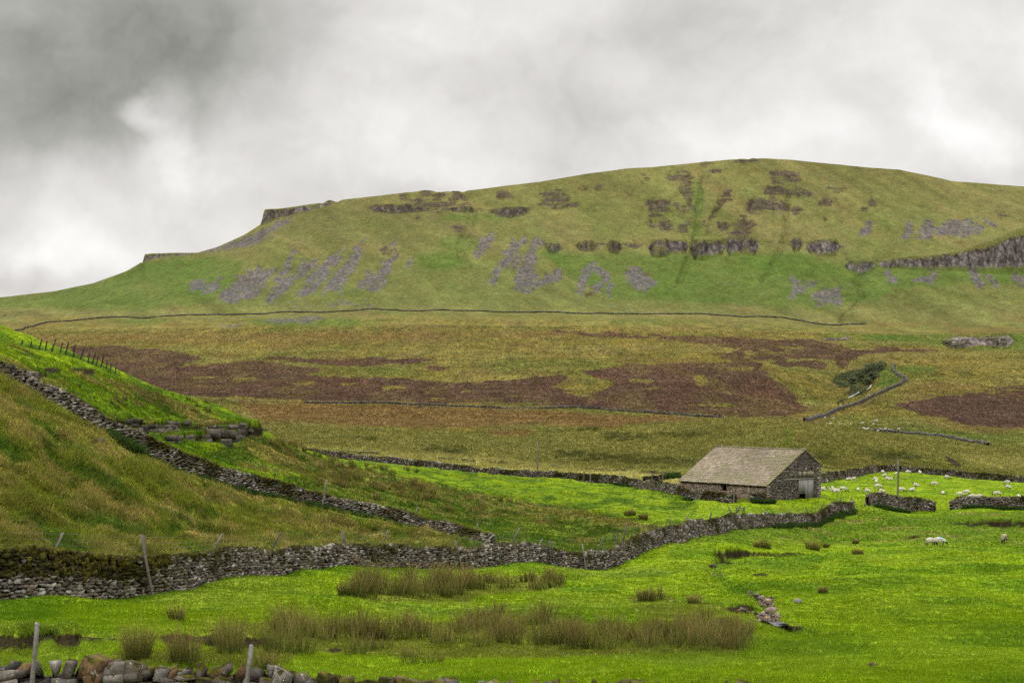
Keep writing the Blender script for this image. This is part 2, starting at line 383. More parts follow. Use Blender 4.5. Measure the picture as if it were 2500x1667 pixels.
m, nt, b, _ = mat_new('stream_water'); b.inputs['Base Color'].default_value = (.05, .05, .045, 1); b.inputs['Roughness'].default_value = .12; b.inputs['Specular IOR Level'].default_value = .6
g = NT(nt); g.l(g.bump(g.noise(geo_pos(g), 9.0, 3), .5, .05), b.inputs['Normal']); M['water'] = m
m, nt, b, _ = mat_new('white_water'); b.inputs['Base Color'].default_value = (.6, .62, .64, 1); M['foam'] = m

# ---------------------------------------------------------------- land cover canvas (what grows where), drawn on the survey grid
CW, CH, C0X, C0Y, CS = 1690, 800, -150, 350, 1.6      # canvas pixel = 1.6 survey units
class Canvas:
    def __init__(s): s.a = np.zeros((CH, CW), np.float32)
    def _grid(s, x0, y0, x1, y1):
        i0, i1 = max(0, int((x0-C0X)/CS)-1), min(CW, int((x1-C0X)/CS)+2); j0, j1 = max(0, int((y0-C0Y)/CS)-1), min(CH, int((y1-C0Y)/CS)+2)
        if i1 <= i0 or j1 <= j0: return None
        jj, ii = np.mgrid[j0:j1, i0:i1]; return (slice(j0, j1), slice(i0, i1)), ii*CS+C0X, jj*CS+C0Y
    def poly(s, pts, v=1.0):
        p = np.array(pts, float); r = s._grid(p[:, 0].min(), p[:, 1].min(), p[:, 0].max(), p[:, 1].max())
        if r is None: return
        sl, x, y = r; ins = np.zeros(x.shape, bool); q = np.roll(p, -1, 0)
        for (xa, ya), (xb, yb) in zip(p, q):
            if ya == yb: continue
            c = ((ya > y) != (yb > y)) & (x < (xb-xa)*(y-ya)/(yb-ya)+xa); ins ^= c
        s.a[sl] = np.where(ins, v, s.a[sl])
    def ell(s, cx, cy, rx, ry, v=1.0):
        r = s._grid(cx-rx, cy-ry, cx+rx, cy+ry)
        if r is None: return
        sl, x, y = r; f = ((x-cx)/rx)**2+((y-cy)/ry)**2
        s.a[sl] = np.where(f < 1, np.maximum(s.a[sl], v), s.a[sl])
    def cap(s, xa, ya, xb, yb, wa, wb=None, v=1.0):
        wb = wa if wb is None else wb; W = max(wa, wb)
        r = s._grid(min(xa, xb)-W, min(ya, yb)-W, max(xa, xb)+W, max(ya, yb)+W)
        if r is None: return
        sl, x, y = r; dx, dy = xb-xa, yb-ya; t = np.clip(((x-xa)*dx+(y-ya)*dy)/(dx*dx+dy*dy+1e-9), 0, 1)
        dd = np.hypot(x-xa-t*dx, y-ya-t*dy); s.a[sl] = np.where(dd < wa+(wb-wa)*t, np.maximum(s.a[sl], v), s.a[sl])
    def path(s, pts, w, v=1.0):
        for a, b in zip(pts[:-1], pts[1:]): s.cap(*a, *b, w, v=v)
    def blur(s, n=1):
        for _ in range(n):
            for ax in (0, 1): s.a = (np.roll(s.a, 1, ax)+2*s.a+np.roll(s.a, -1, ax))/4
        return s
    def get(s, X, R):
        u = np.clip((X-C0X)/CS, 0, CW-1.001); v = np.clip((R-C0Y)/CS, 0, CH-1.001); i = u.astype(int); j = v.astype(int); fu = u-i; fv = v-j
        return (s.a[j, i]*(1-fu)+s.a[j, i+1]*fu)*(1-fv)+(s.a[j+1, i]*(1-fu)+s.a[j+1, i+1]*fu)*fv
heath, scree, crag, lush, brown, tan, earth, straw, purple, cliffc, gull, rushc, rough = (Canvas() for _ in range(13))
# heather moor
heath.poly([(160,792),(290,796),(370,805),(465,818),(440,832),(400,848),(470,842),(545,830),(640,835),(740,850),(700,862),(860,866),(1098,880),(1158,872),(1238,862),(1298,860),(1306,868),(1258,888),
            (1306,900),(1338,912),(1420,880),(1334,852),(1438,838),(1700,832),(1750,838),(1744,851),(1805,885),(1822,902),(1856,947),(1790,958),(1700,955),(1599,952),(1338,936),(1138,926),(818,922),(560,914),(420,905),(280,870),(150,840)])
heath.poly([(610,820),(738,824),(858,822),(1000,824),(938,836),(778,842),(700,832)]); heath.ell(1001,846,24,5); heath.ell(640,822,40,4)
heath.poly([(1250,760),(1640,772),(1861,781),(1945,800),(2130,799),(2160,804),(1987,814),(1945,828),(1861,824),(1693,832),(1640,825),(1700,800),(1500,778),(1300,768)], .75)
heath.poly([(1769,830),(1889,832),(1898,843),(1791,839)]); heath.poly([(1884,886),(1934,913),(1911,902)]); heath.poly([(1911,820),(1950,826),(1936,852),(1922,846)])
heath.poly([(2239,902),(2290,888),(2500,878),(2500,915),(2352,918),(2169,909)], .7)
for e in ((700,888,30,3),(790,884,26,3),(930,888,30,4),(1075,901,18,2),(1180,906,22,2),(760,865,20,3),(640,905,24,2),(900,905,20,2),(1460,868,22,4),(1510,890,40,5),(1480,905,30,4),(1620,895,28,7),(1690,845,40,7),(1575,870,20,4),(1540,925,40,3),(1400,915,30,3)):
    heath.ell(*e, v=1); 
hol = Canvas()
for e in ((700,880,34,4),(800,880,22,3),(905,890,28,4),(1075,900,20,2),(1180,907,22,2),(560,872,30,5),(470,866,36,4),(880,906,14,1.5),(1470,872,30,5),(1610,870,16,14),(1700,848,34,6),(1500,893,26,3),(1240,925,60,2),(1000,916,30,2),(1640,930,60,3)): hol.ell(*e)
purple.poly([(2057,927),(2099,919),(2169,909),(2240,912),(2352,918),(2520,920),(2520,985),(2352,982),(2225,977),(2170,962),(2113,955),(2090,944)])
# ruddy grass
brown.poly([(540,922),(860,930),(1600,958),(1640,964),(1500,968),(1400,985),(1250,975),(1000,985),(600,965)]); brown.poly([(0,770),(400,765),(1280,758),(1500,762),(1200,775),(700,790),(300,785),(0,790)], .55)
brown.ell(1170,992,60,8,.8); brown.ell(2000,850,60,8,.3)
brown.ell(2180,890,90,12,.5); brown.ell(2260,760,120,5,.7); brown.ell(2060,745,90,4,.6)
# paler tan patches
for e in ((1040,795,120,9),(880,805,90,8),(1180,800,80,7),(1300,818,120,6),(1000,868,120,6),(1740,842,28,6),(700,800,60,8),(500,790,80,8),(2200,835,90,10),(1450,790,60,5),(60,755,80,8),(120,735,80,6)): tan.ell(*e, v=.7)
# lush green land
lush.poly([(0,690),(150,668),(290,630),(330,605),(480,590),(560,600),(540,660),(450,700),(300,715),(0,705)], .75)
lush.poly([(1230,580),(1700,585),(1840,580),(1960,610),(2352,620),(2352,650),(2100,660),(1950,700),(1850,715),(1700,700),(1520,690),(1400,690),(1290,620)], .8)
lush.ell(1010,600,60,22,.7); lush.ell(1060,560,50,20,.6); lush.ell(1100,500,90,8,.8); lush.ell(1600,480,14,70,.6)
lush.poly([(1860,768),(2050,764),(2200,768),(2400,764),(2400,806),(2250,800),(2100,792),(1950,780)], .9); lush.ell(700,740,140,9,.7); lush.ell(300,738,90,6,.6); lush.ell(1520,738,120,7,.45)
lush.poly([(2024,850),(2040,840),(2055,840),(2065,865),(2077,878),(2040,886),(2016,890)], 1); lush.poly([(2060,842),(2150,840),(2155,852),(2100,860),(2066,860)], 1)
lush.poly([(1890,965),(1960,945),(2060,960),(2130,975),(2240,985),(2130,992),(2000,985),(1900,978)], .45); lush.poly([(2060,985),(2352,1000),(2500,1005),(2500,1030),(2352,1035),(2230,1020)], .4)
# scree
def sc(xa, ya, xb, yb, wa, wb=None): scree.cap(xa, ya, xb, yb, wa*1.35+1, (wb or wa)*1.35+1)
for q in ((576,624,530,678,5,15),(600,622,560,672,6,14),(626,617,580,672,4,10),(675,570,668,600,2,3),(668,600,640,640,3,8),(723,598,690,628,4,9),(700,622,620,682,6,8),(785,568,765,600,3,6),(765,600,700,668,7,11),(839,547,815,590,2,4),(815,590,770,655,6,12),(780,640,745,672,6,4),
          (904,592,860,652,5,12),(846,625,830,655,4,6),(942,592,930,612,3,4),(908,552,905,572,3,3),(460,653,445,660,8,6),(504,640,492,662,4,5),(495,655,470,668,5,3),(655,505,600,540,4,8),(600,540,560,560,9,5),(560,556,470,578,5,1),
          (1130,541,1110,562,6,9),(1110,562,1088,590,7,3),(1208,547,1185,562,4,4),(1180,565,1150,610,6,9),(1150,610,1132,648,8,5),(1236,552,1222,590,4,8),(1222,590,1205,650,12,17),(1190,590,1175,612,6,3),(1285,630,1250,645,8,7),(1250,645,1236,650,7,4),(1364,608,1345,630,4,8),(1345,630,1332,680,8,4),(1368,610,1392,640,4,6),(1388,640,1370,665,4,6),(1405,655,1398,680,5,3),
          (1826,644,1832,665,6,9),(1862,650,1832,672,4,5),(1832,665,1820,686,8,4),(1920,672,1925,692,6,8),(1880,688,1885,692,8,8),(2085,518,2083,546,6,5),(1996,510,1985,535,5,6),(2041,626,2047,644,5,6),(2142,626,2136,640,4,9),(2232,624,2246,650,5,9),(2268,638,2290,652,4,4),(2332,634,2352,650,4,5),(2118,642,2095,650,3,2),(2225,505,2222,512,4,4),(2268,506,2282,516,5,4)): sc(*q)
scree.poly([(1443,610),(1468,616),(1482,632),(1508,650),(1480,672),(1452,668),(1438,645)]); scree.poly([(2122,502),(2140,505),(2150,530),(2140,550),(2106,554),(2112,530)]); scree.poly([(2175,505),(2240,508),(2258,528),(2235,545),(2160,543),(2150,528)])
scree.poly([(1865,668),(1905,660),(1922,668),(1938,690),(1905,700),(1870,698),(1855,685)], .9)
scree.poly([(600,738),(640,730),(720,728),(760,732),(720,740),(640,743)], .8); scree.ell(520,748,40,4,.6); scree.ell(800,700,60,8,.35); scree.ell(680,700,50,8,.3)
# eroded brown crags
for e in ((1159,452,18,7),(1170,488,40,6),(1271,452,32,9),(1282,470,42,8),(886,480,30,8),(925,477,18,9),(932,452,10,6),(983,445,20,7),(1010,450,10,9),(1045,452,10,12),(1066,479,22,4),(1512,470,24,10),(1515,485,26,8),(1498,509,9,12),(1559,405,28,7),(1575,430,12,14),(1581,450,10,12),(1577,480,18,9),(1527,520,10,9),(1570,524,15,9),
          (1674,448,10,12),(1660,516,12,10),(1745,470,25,9),(1736,482,22,7),(1707,516,24,9),(1700,535,22,6),(1786,473,22,10),(1779,434,20,14),(1815,407,17,8),(1782,403,12,6),(1811,448,6,9),(1840,445,17,9),(1829,484,12,6),(1919,437,18,4),(1898,466,14,8),(2002,466,12,5),(1714,372,23,5),(1620,380,14,3),(1642,392,12,4),
          (958,500,5,4),(1052,524,12,4),(1340,432,8,3),(1375,432,10,3),(1482,410,7,6),(1000,470,40,4),(960,462,16,4),(1940,432,10,2),(2300,490,10,3),(1985,478,8,3),(1350,566,20,8),(770,570,12,4),(884,574,7,5),(1268,569,14,8),(1410,566,12,9),(1457,563,10,6),(760,462,20,3),(640,492,30,5)): crag.ell(e[0], e[1], e[2]*1.15+1, e[3]*1.25+1)
crag.cap(1667,444,1640,490,7,6); crag.cap(1640,490,1613,524,6,3); crag.cap(1728,465,1685,531,6,5); crag.cap(1055,445,1075,462,4,3)
crag.path([(860,480),(940,478),(1070,480),(1220,478)], 3, .55); crag.path([(1240,566),(1330,562),(1450,562),(1500,558),(1660,556),(1820,556),(1930,562),(1950,600)], 3, .6); crag.path([(1940,606),(2030,602)], 3, .7)
for (da, db), pts in STEPS[2:15]:
    p = [(a, b) for a, b, c in pts]+[(a, c) for a, b, c in reversed(pts)]; cliffc.poly(p)
for (da, db), pts in STEPS[15:17]: cliffc.poly([(a, b) for a, b, c in pts]+[(a, c) for a, b, c in reversed(pts)], .85)
for (da, db), pts in STEPS[:2]+STEPS[17:]: earth.poly([(a, b+ (c-b)*.1) for a, b, c in pts]+[(a, c) for a, b, c in reversed(pts)])
gull.path([(1811,455),(1805,500),(1800,540),(1790,580),(1760,630),(1738,668)], 2.5); gull.path([(1803,540),(1812,600),(1815,640)], 1.5, .6); gull.path([(1612,415),(1604,470),(1602,510),(1592,560),(1570,620),(1530,678)], 2.5)
gull.path([(1977,628),(1966,646),(1982,682),(1955,710),(1923,740)], 2.2); gull.path([(1080,470),(1090,520),(1060,570)], 2, .4)
gull.poly([(1960,625),(1995,618),(1985,640),(1970,640)], .9); gull.poly([(1905,872),(1925,860),(1960,850),(1985,845),(2020,835),(2025,850),(2005,880),(1995,900),(1965,912),(1945,905),(1950,885),(1925,890)], 1)
gull.path([(1955,912),(1930,925)], 3)
# lighter strip along the beck and dark stony streaks in it
straw.poly([(700,1025),(840,1036),(1050,1050),(1260,1068),(1420,1082),(1560,1098),(1560,1120),(1400,1100),(1200,1088),(1050,1072),(860,1055),(740,1040),(700,1036)], .85)
straw.poly([(2200,1040),(2352,1052),(2500,1056),(2500,1100),(2352,1092),(2230,1075)], .5)
for a in ((780,1037,870,1041,2.5),(1010,1052,1040,1054,2),(1060,1056,1090,1058,3),(1110,1059,1170,1062,2.5),(1340,1075,1440,1080,1.8),(1470,1082,1550,1088,2),(1185,1066,1290,1070,1.2)): earth.cap(*a, v=.9)
earth.poly([(2170,1046),(2190,1052),(2205,1062),(2210,1072),(2196,1074),(2180,1062)], 1)
earth.poly([(1716,1360),(1745,1366),(1776,1374),(1776,1393),(1752,1394),(1738,1380)], .8); earth.poly([(1725,1404),(1745,1408),(1788,1412),(1790,1432),(1812,1448),(1800,1450),(1755,1433),(1738,1420)], .8)
earth.ell(772,1494,18,8); earth.ell(1660,1292,24,4,.8); earth.ell(1745,1320,18,4,.7); earth.ell(1640,1300,12,5,.7)
for e in ((0,850,40,10),(60,862,50,9),(120,850,20,5),(190,850,30,5),(205,858,15,5)): earth.ell(*e, v=.85)
# dark rush beds in the low moor
for e in ((1340,1044,60,5),(1400,1052,50,7),(1350,1056,40,4),(1480,1062,40,4),(1350,986,28,4),(1410,1000,30,6),(1460,1008,36,5),(1540,1000,30,4),(1600,998,30,3),(1050,1036,40,4),(990,1030,20,4),(870,1008,24,4),(800,1005,40,3),(1210,972,30,3),(1560,1060,40,4),(1700,1000,20,3),(1990,1040,25,5),(1900,1050,30,6),(2060,1050,60,9)): rushc.ell(*e)
rough.poly([(480,1450),(560,1432),(700,1420),(1000,1430),(1200,1428),(1500,1430),(1660,1425),(1720,1455),(1700,1500),(1300,1510),(1000,1512),(700,1500),(620,1540),(520,1530),(260,1525),(260,1500),(480,1495)]); rough.poly([(800,1370),(815,1335),(1000,1325),(1280,1322),(1300,1350),(1100,1368),(1080,1385),(850,1382)]); rough.ell(1500,1380,60,16,.7); rough.ell(1560,1400,120,20,.5); rough.blur(6)
for c in (heath, hol, brown, tan, lush): c.blur(2)
straw.blur(4); lush.blur(8); tan.blur(6); brown.blur(6)
for c in (cliffc, gull, earth, rushc): c.blur(1)
scree.blur(6); crag.blur(6)

GR_ = Canvas()
GR_.path([(1066,448),(1090,470),(1075,520),(1055,570),(1062,600)], 8, 6.0); GR_.path([(1811,440),(1805,500),(1800,540),(1790,580),(1750,640)], 6, 6.0); GR_.path([(1620,400),(1604,470),(1600,520),(1590,570),(1560,640)], 7, 7.0)
GR_.path([(1975,625),(1966,646),(1982,682),(1955,710),(1930,738)], 6, 6.0); GR_.path([(1660,430),(1640,490),(1625,530)], 5, 5.0); GR_.path([(1735,450),(1700,520)], 5, 5.0)
for e_ in ((2090,664,50,7),(2200,672,60,8),(2310,668,40,8),(2060,700,40,8),(2150,706,50,10),(2260,712,55,10),(1000,628,60,12),(930,640,50,8),(1560,700,120,5),(2000,690,20,8)): 
    t_ = Canvas(); t_.ell(*e_, v=-7.0); GR_.a += np.where(t_.a > -1, 0, 0)
    r_ = GR_._grid(e_[0]-e_[2], e_[1]-e_[3], e_[0]+e_[2], e_[1]+e_[3]); sl_, gx_, gy_ = r_; ff = np.clip(1-((gx_-e_[0])/e_[2])**2-((gy_-e_[1])/e_[3])**2, 0, 1); GR_.a[sl_] -= ff*6.0
GR_.path([(2010,838),(1996,860),(1988,880),(1972,898),(1948,914)], 15, 9.0); GR_.path([(1935,846),(1960,872),(1972,893)], 9, 6.0); GR_.blur(4); GROOVE = GR_
NG = Canvas(); beck = Canvas()
for w_, v_ in ((17, 6.0), (9, 13.0)): NG.path([(1880,1276),(1780,1280),(1700,1282),(1645,1288),(1636,1300),(1650,1325),(1690,1350),(1735,1366),(1768,1384),(1750,1398),(1738,1408),(1775,1425),(1812,1446),(1860,1452)], w_, v_)
NG.path([(2352,1206),(2260,1206),(2150,1204),(2040,1206),(1960,1214),(1900,1236),(1890,1262)], 10, 7.0); NG.ell(1700,1440,60,10,5.0); NG.ell(1600,1340,90,9,6.0); NG.ell(1900,1330,80,9,-0.1); NG.blur(7)
beck.path([(1880,1282),(1700,1290),(1645,1294),(1650,1325),(1690,1352),(1735,1368),(1768,1388),(1738,1408),(1775,1428),(1812,1450),(1870,1456)], 10, .8); beck.path([(2352,1200),(2150,1198),(2040,1200),(1960,1210),(1900,1232)], 9, .8); beck.ell(1590,1270,60,14,.7); beck.blur(6)
NEARG = NG
def mixa(c, col, w): return c*(1-w[:, None])+np.array(col)[None, :]*w[:, None]
def cover(x, y, z):
    """base colour and rockiness of the land at world points"""
    X = CX+F*x/y; R = rowof(x, y, z); N = len(x)
    n1 = fbm(x/np.maximum(y*.012, .4), y/np.maximum(y*.03, .8), 101, 4) if False else fbm(x/9., y/22., 101, 4)
    nb = fbm(x/40., y/90., 111, 4); nf = fbm(x/2.2, y/3.5, 121, 3)
    w = np.where(y > 400, 1.0, 0.0)
    warpx = np.where(y > 400, fbm(x/14., y/30., 131, 4)*9, fbm(x/1.5, y/1.5, 131, 3)*5); warpy = np.where(y > 400, fbm(x/14., y/40., 141, 4)*4.5, fbm(x/1.5, y/1.5, 141, 3)*3)
    Xq = X+warpx; Rq = R+warpy
    rock = np.zeros(N)
    c = np.tile(np.array([.192, .294, .006]), (N, 1))                               # grazed pasture
    c = c*(1+.10*n1+.10*nf)[:, None]
    c = mixa(c, (.245, .345, .022), sstep(.1, .7, fbm(x/4.5, y/7., 151, 3))*.4)
    c = mixa(c, (.075, .175, .006), sstep(.0, .6, fbm(x/4., y/7., 153, 4))*.6)
    # rougher pasture by the stream and on the near strip
    w1 = np.interp(X, [p[0] for p in W1], [p[2] for p in W1])
    near = (y < 205) & (R > 1170) & (y < np.where(X < 1980, w1, 205))
    rough_near = near*(sstep(-.25, .5, fbm(x/7., y/9., 161, 3)))*(1-sstep(1650, 2050, X+(1500-R)*1.2))
    c = mixa(c, (.195, .260, .030), rough_near*.45)
    rg = np.clip(rough.get(X+warpx, R+warpy), 0, 1)*near; c = mixa(c, (.170, .175, .030), sstep(.2, .7, rg+.3*nf)*.7)
    c = mixa(c, (.075, .165, .008), np.clip(beck.get(X+warpx, R+warpy), 0, 1)*near*.75)
    foot = near*(1-sstep(1.0, 4.5, w1-y))*(X < 1960); c = mixa(c, (.070, .170, .006), foot*.6)  # darker green at the wall foot: lusher grass plus painted shade
    bk = near*sstep(1150, 1175, R)*(1-sstep(1235, 1262, R-0.02*(X-2000)))*(X > 1500)
    c = mixa(c, (.085, .150, .010), bk*.65)  # darker bank grass, with the shadow of its hollows painted in
    c = mixa(c, (.25, .22, .06), bk*sstep(.25, .6, fbm(x/3., y/4., 171, 3))*.6)
    # rough hillside (ungrazed) between the two walls
    k = knoll_w(X, y)
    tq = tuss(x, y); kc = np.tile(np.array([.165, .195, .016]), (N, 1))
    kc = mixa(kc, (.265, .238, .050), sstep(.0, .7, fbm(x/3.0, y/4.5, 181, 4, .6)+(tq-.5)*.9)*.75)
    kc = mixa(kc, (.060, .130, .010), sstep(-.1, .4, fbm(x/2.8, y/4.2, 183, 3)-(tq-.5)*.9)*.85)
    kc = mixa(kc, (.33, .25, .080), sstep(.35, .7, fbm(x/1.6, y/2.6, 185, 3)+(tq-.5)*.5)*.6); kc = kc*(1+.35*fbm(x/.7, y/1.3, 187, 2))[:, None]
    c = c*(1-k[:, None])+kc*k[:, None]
    # hillside beyond the second wall
    w2 = np.interp(X, [p[0] for p in W2], [p[2] for p in W2])
    k2 = ((X < 1600) & (y > w2) & (y < 260) & ~near).astype(float)*(y > w1)
    edge = np.interp(X, [0, 420, 640, 740, 850, 1000, 1150, 1300, 1400, 1500, 1600], [790, 925, 1020, 1055, 1082, 1112, 1145, 1167, 1185, 1205, 1225])
    strip = np.interp(X, [0, 300, 420, 640, 850, 1150, 1400, 1600], [0, 18, 35, 55, 70, 60, 45, 20])
    kk = k2*sstep(-4, 3, R-edge+fbm(x/2., y/2., 191, 3)*6)
    sb = kk*(1-sstep(strip*.7, strip*1.3+2, R-edge+fbm(x/3., y/3., 193, 3)*22))
    c = mixa(c, (.200, .165, .040), sb*.85)
    low = kk*sstep(700, 900, X)*sstep(0, 40, R-edge)
    c = mixa(c, (.120, .185, .012), low*.8)
    c = mixa(c, (.215, .175, .045), kk*sstep(.15, .5, fbm(x/3., y/5.5, 195, 4))*.7)
    c = mixa(c, (.050, .115, .008), k2*sstep(-.2, .45, fbm(x/2., y/4., 197, 4, .6))*.75); c = c*(1-.12*k2)[:, None]  # dark tussock shading painted into the grass colour
    # moor
    mo = sstep(0, 1, (y-np.interp(X, [-900]+[p[0] for p in J1]+[1800]+[p[0] for p in J2], [262]+[p[2]+.8 for p in J1]+[216]+[p[2]+.8 for p in J2]))/1.5)
    mc = np.tile(np.array([.215, .175, .034]), (N, 1))
    mc = mixa(mc, (.115, .150, .022), sstep(-.25, .55, nb)*.75)
    mc = mixa(mc, (.245, .205, .056), sstep(-.1, .6, fbm(x/30., y/60., 201, 4))*.6)
    mc = mc*(1+.30*fbm(x/3.5, y/16., 205, 3))[:, None]
    mc = mixa(mc, (.180, .115, .045), sstep(.05, .55, fbm(x/26., y/70., 203, 4))*.6)
    mc = mixa(mc, (.100, .105, .026), sstep(.2, .6, fbm(x/12., y/50., 207, 4))*.6)
    mc = mc*(1+.16*n1)[:, None]
    mc = mixa(mc, (.280, .245, .070), sstep(.12, .55, fbm(x/110., y/45., 209, 4))*.55)
    lo_ = (1-sstep(520, 700, y))*.55; mc = mixa(mc, (.170, .180, .030), lo_)
    tw = sstep(1550, 1800, y)
    fc = np.tile(np.array([.160, .172, .050]), (N, 1)); fc = mixa(fc, (.205, .172, .066), sstep(-.25, .4, fbm((x+.4*y)/30., y/190., 211, 5, .6))*.75)
    fc = mixa(fc, (.110, .155, .030), sstep(.0, .7, fbm((x+.3*y)/60., y/120., 213, 4))*.5); fc = mixa(fc, (.175, .180, .056), .35*np.ones(N))
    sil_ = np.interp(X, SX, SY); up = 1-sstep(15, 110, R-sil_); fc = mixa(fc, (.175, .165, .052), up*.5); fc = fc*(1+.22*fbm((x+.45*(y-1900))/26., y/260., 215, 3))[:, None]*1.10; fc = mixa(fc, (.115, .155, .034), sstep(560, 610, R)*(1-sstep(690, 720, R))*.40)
    fc = mixa(fc, (.120, .125, .040), np.exp(-((X-800)/260)**2-((R-510)/50)**2)*.45)  # upper left fell face darkened: slope shade put into the colour
    mc = mixa(mc, (.165, .160, .040), .30*np.ones(N))
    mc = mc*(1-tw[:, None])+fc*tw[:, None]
    mc = mixa(mc, (.190, .165, .055), sstep(470, 380, R-np.interp(X, SX, SY)*0+0*R)*0)
    g_ = lambda cv, q=1.0: np.clip(cv.get(Xq, Rq), 0, 1)*q
    mc = mixa(mc, (.225, .185, .045), g_(tan)*.8); mc = mixa(mc, (.190, .115, .040), g_(brown)*.85)
    mc = mixa(mc, (.085, .165, .022), g_(lush)*(.75+.25*nb)*.9)
    mc = mixa(mc, (.340, .320, .085), np.clip(straw.get(Xq, Rq+4), 0, 1)*.9)
    mc = mixa(mc, (.055, .070, .022), g_(rushc)*.8*sstep(-.5, .2, nf))
    hn = fbm(x/22., y/70., 221, 5, .62)
    hh = sstep(.38, .62, g_(heath)*(1-.95*g_(hol))+.42*hn+.26*fbm(x/5., y/22., 223, 3))
    hc = np.tile(np.array([.108, .068, .038]), (N, 1))*(1+.22*nf+.25*n1)[:, None]; hc = mixa(hc, (.150, .115, .040), sstep(-.05, .5, fbm(x/14., y/60., 225, 4))*.5); hc = mixa(hc, (.110, .058, .040), sstep(.1, .5, fbm(x/30., y/90., 227, 3))*.5)
    mc = mc*(1-(hh*(y > 300))[:, None])+hc*(hh*(y > 300))[:, None]
    pu = sstep(.35, .65, g_(purple)+.2*hn); mc = mixa(mc, (.105, .058, .046), pu*.9*(y > 300))
    fn = fbm(x/7., y/10., 231, 3)
    fn2 = fbm(x/11., y/26., 233, 4, .65)
    fn3 = fbm((x+.3*y)/4.5, y/12., 235, 3, .6); sv = scree.get(Xq+fn2*4, Rq+fn2*3)
    s_ = sstep(.18, .78, sv*.90+.40*fn3+.45*fbm((x+.3*y)/2.4, y/6., 236, 2)+.12*fn2)*sstep(.01, .15, sv)*(y > 1200)*.88; mc = mixa(mc, (.178, .160, .160), s_); rock = np.maximum(rock, s_*.7)
    strat = fbm(x/55., z/3.2, 237, 3, .6); cv_ = crag.get(Xq+fn2*7, Rq+fn2*5)
    s_ = sstep(.30, .74, cv_*.84+.62*strat+.32*fn3)*sstep(.02, .15, cv_)*(y > 1200); mc = mixa(mc, (.125, .098, .076), s_*.82); rock = np.maximum(rock, s_*.6)
    s_ = sstep(.3, .6, cliffc.get(X+fn*3, R+fn*2)+.08*fn)*(y > 1100); lc = np.where((y < 1650)[:, None], np.array([[.22, .19, .17]]), np.array([[.215, .190, .175]]))*(1+.45*fbm(x/6., z/9., 239, 3)+.35*strat)[:, None]; s_ = s_*np.maximum(sstep(-.75, -.2, fbm(x/16., z/14., 238, 3)), sstep(1990, 2040, X)); mc = mc*(1-s_[:, None])+lc*s_[:, None]; rock = np.maximum(rock, s_)
    # loose boulders speckled over the lower fell
    bo = (vnoise(x/3.2, y/4.5, 241) > .955)*(y > 1560)*(y < 1960)*sstep(-.3, .4, fbm(x/90., y/120., 243, 2)); mc = mixa(mc, (.26, .25, .23), bo*.8)
    gu = g_(gull)*(y > 880); mc = mixa(mc, (.055, .080, .024), gu*np.clip(.55+.5*fn2, 0, 1)*.75*(y > 1500)); mc = mixa(mc, (.042, .060, .022), gu*np.clip(.85+.5*fn2, 0, 1)*(y < 1500))
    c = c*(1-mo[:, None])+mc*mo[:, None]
    ea = sstep(.35, .6, earth.get(X+warpx*1.1, R+warpy*.9)+.30*nf)*(y < 520); c = mixa(c, (.026, .016, .011), ea*.95); rock = np.maximum(rock, ea*.5)
    # twin wheel tracks over the moor behind the barn
    for pts in (((1792,1026),(1806,1014),(1815,1003),(1812,993),(1806,986)), ((1800,1030),(1812,1016),(1822,1004),(1820,992),(1812,984))):
        dmin = np.full(N, 99.)
        mm = (X > 1770) & (X < 1850) & (R > 975) & (R < 1045) & (y > 300)
        if mm.any():
            for a, b in zip(pts[:-1], pts[1:]):
                t = np.clip(((X[mm]-a[0])*(b[0]-a[0])+(R[mm]-a[1])*(b[1]-a[1]))/((b[0]-a[0])**2+(b[1]-a[1])**2), 0, 1)
                dmin[mm] = np.minimum(dmin[mm], np.hypot(X[mm]-a[0]-t*(b[0]-a[0]), R[mm]-a[1]-t*(b[1]-a[1])))
            c = mixa(c, (.11, .19, .015), (1-sstep(1.2, 2.8, dmin))*.7)
    return np.clip(c, .004, .9), np.clip(rock, 0, 1), mo, k, kk

# ---------------------------------------------------------------- the land as three abutting sheets
XI = np.concatenate([np.arange(-900, -40, 14.), np.arange(-40, 2392, 2.7), np.arange(2392, 3300, 14.)])
def sheet(name, dvals, mat, label):
    D = np.asarray(dvals); Xg, Dg = np.meshgrid(XI, D); x = X2x(Xg, Dg).ravel(); y = Dg.ravel()
    z = np.concatenate([height(x[i:i+200000], y[i:i+200000]) for i in range(0, len(x), 200000)])
    cs, rk = [], []
    for i in range(0, len(x), 200000):
        a, b, *_ = cover(x[i:i+200000], y[i:i+200000], z[i:i+200000]); cs.append(a); rk.append(b)
    nx, ny = len(XI), len(D); idx = np.arange(nx*ny).reshape(ny, nx)
    f = np.stack([idx[:-1, :-1], idx[:-1, 1:], idx[1:, 1:], idx[1:, :-1]], -1).reshape(-1, 4)
    o = mesh_np(name, np.stack([x, y, z], 1), f, mat, np.concatenate(cs), smooth=True, extra={'rock': np.concatenate(rk)})
    tag(o, label, None, None, 'structure'); return o
def logr(a, b, n): return np.exp(np.linspace(math.log(a), math.log(b), n))
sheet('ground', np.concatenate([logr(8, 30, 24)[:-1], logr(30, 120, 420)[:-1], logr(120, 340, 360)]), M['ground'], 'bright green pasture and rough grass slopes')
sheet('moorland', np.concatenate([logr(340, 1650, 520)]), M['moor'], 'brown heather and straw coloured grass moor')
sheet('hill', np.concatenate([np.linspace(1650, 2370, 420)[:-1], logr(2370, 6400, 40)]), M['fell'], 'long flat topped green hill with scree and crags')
print('land done')
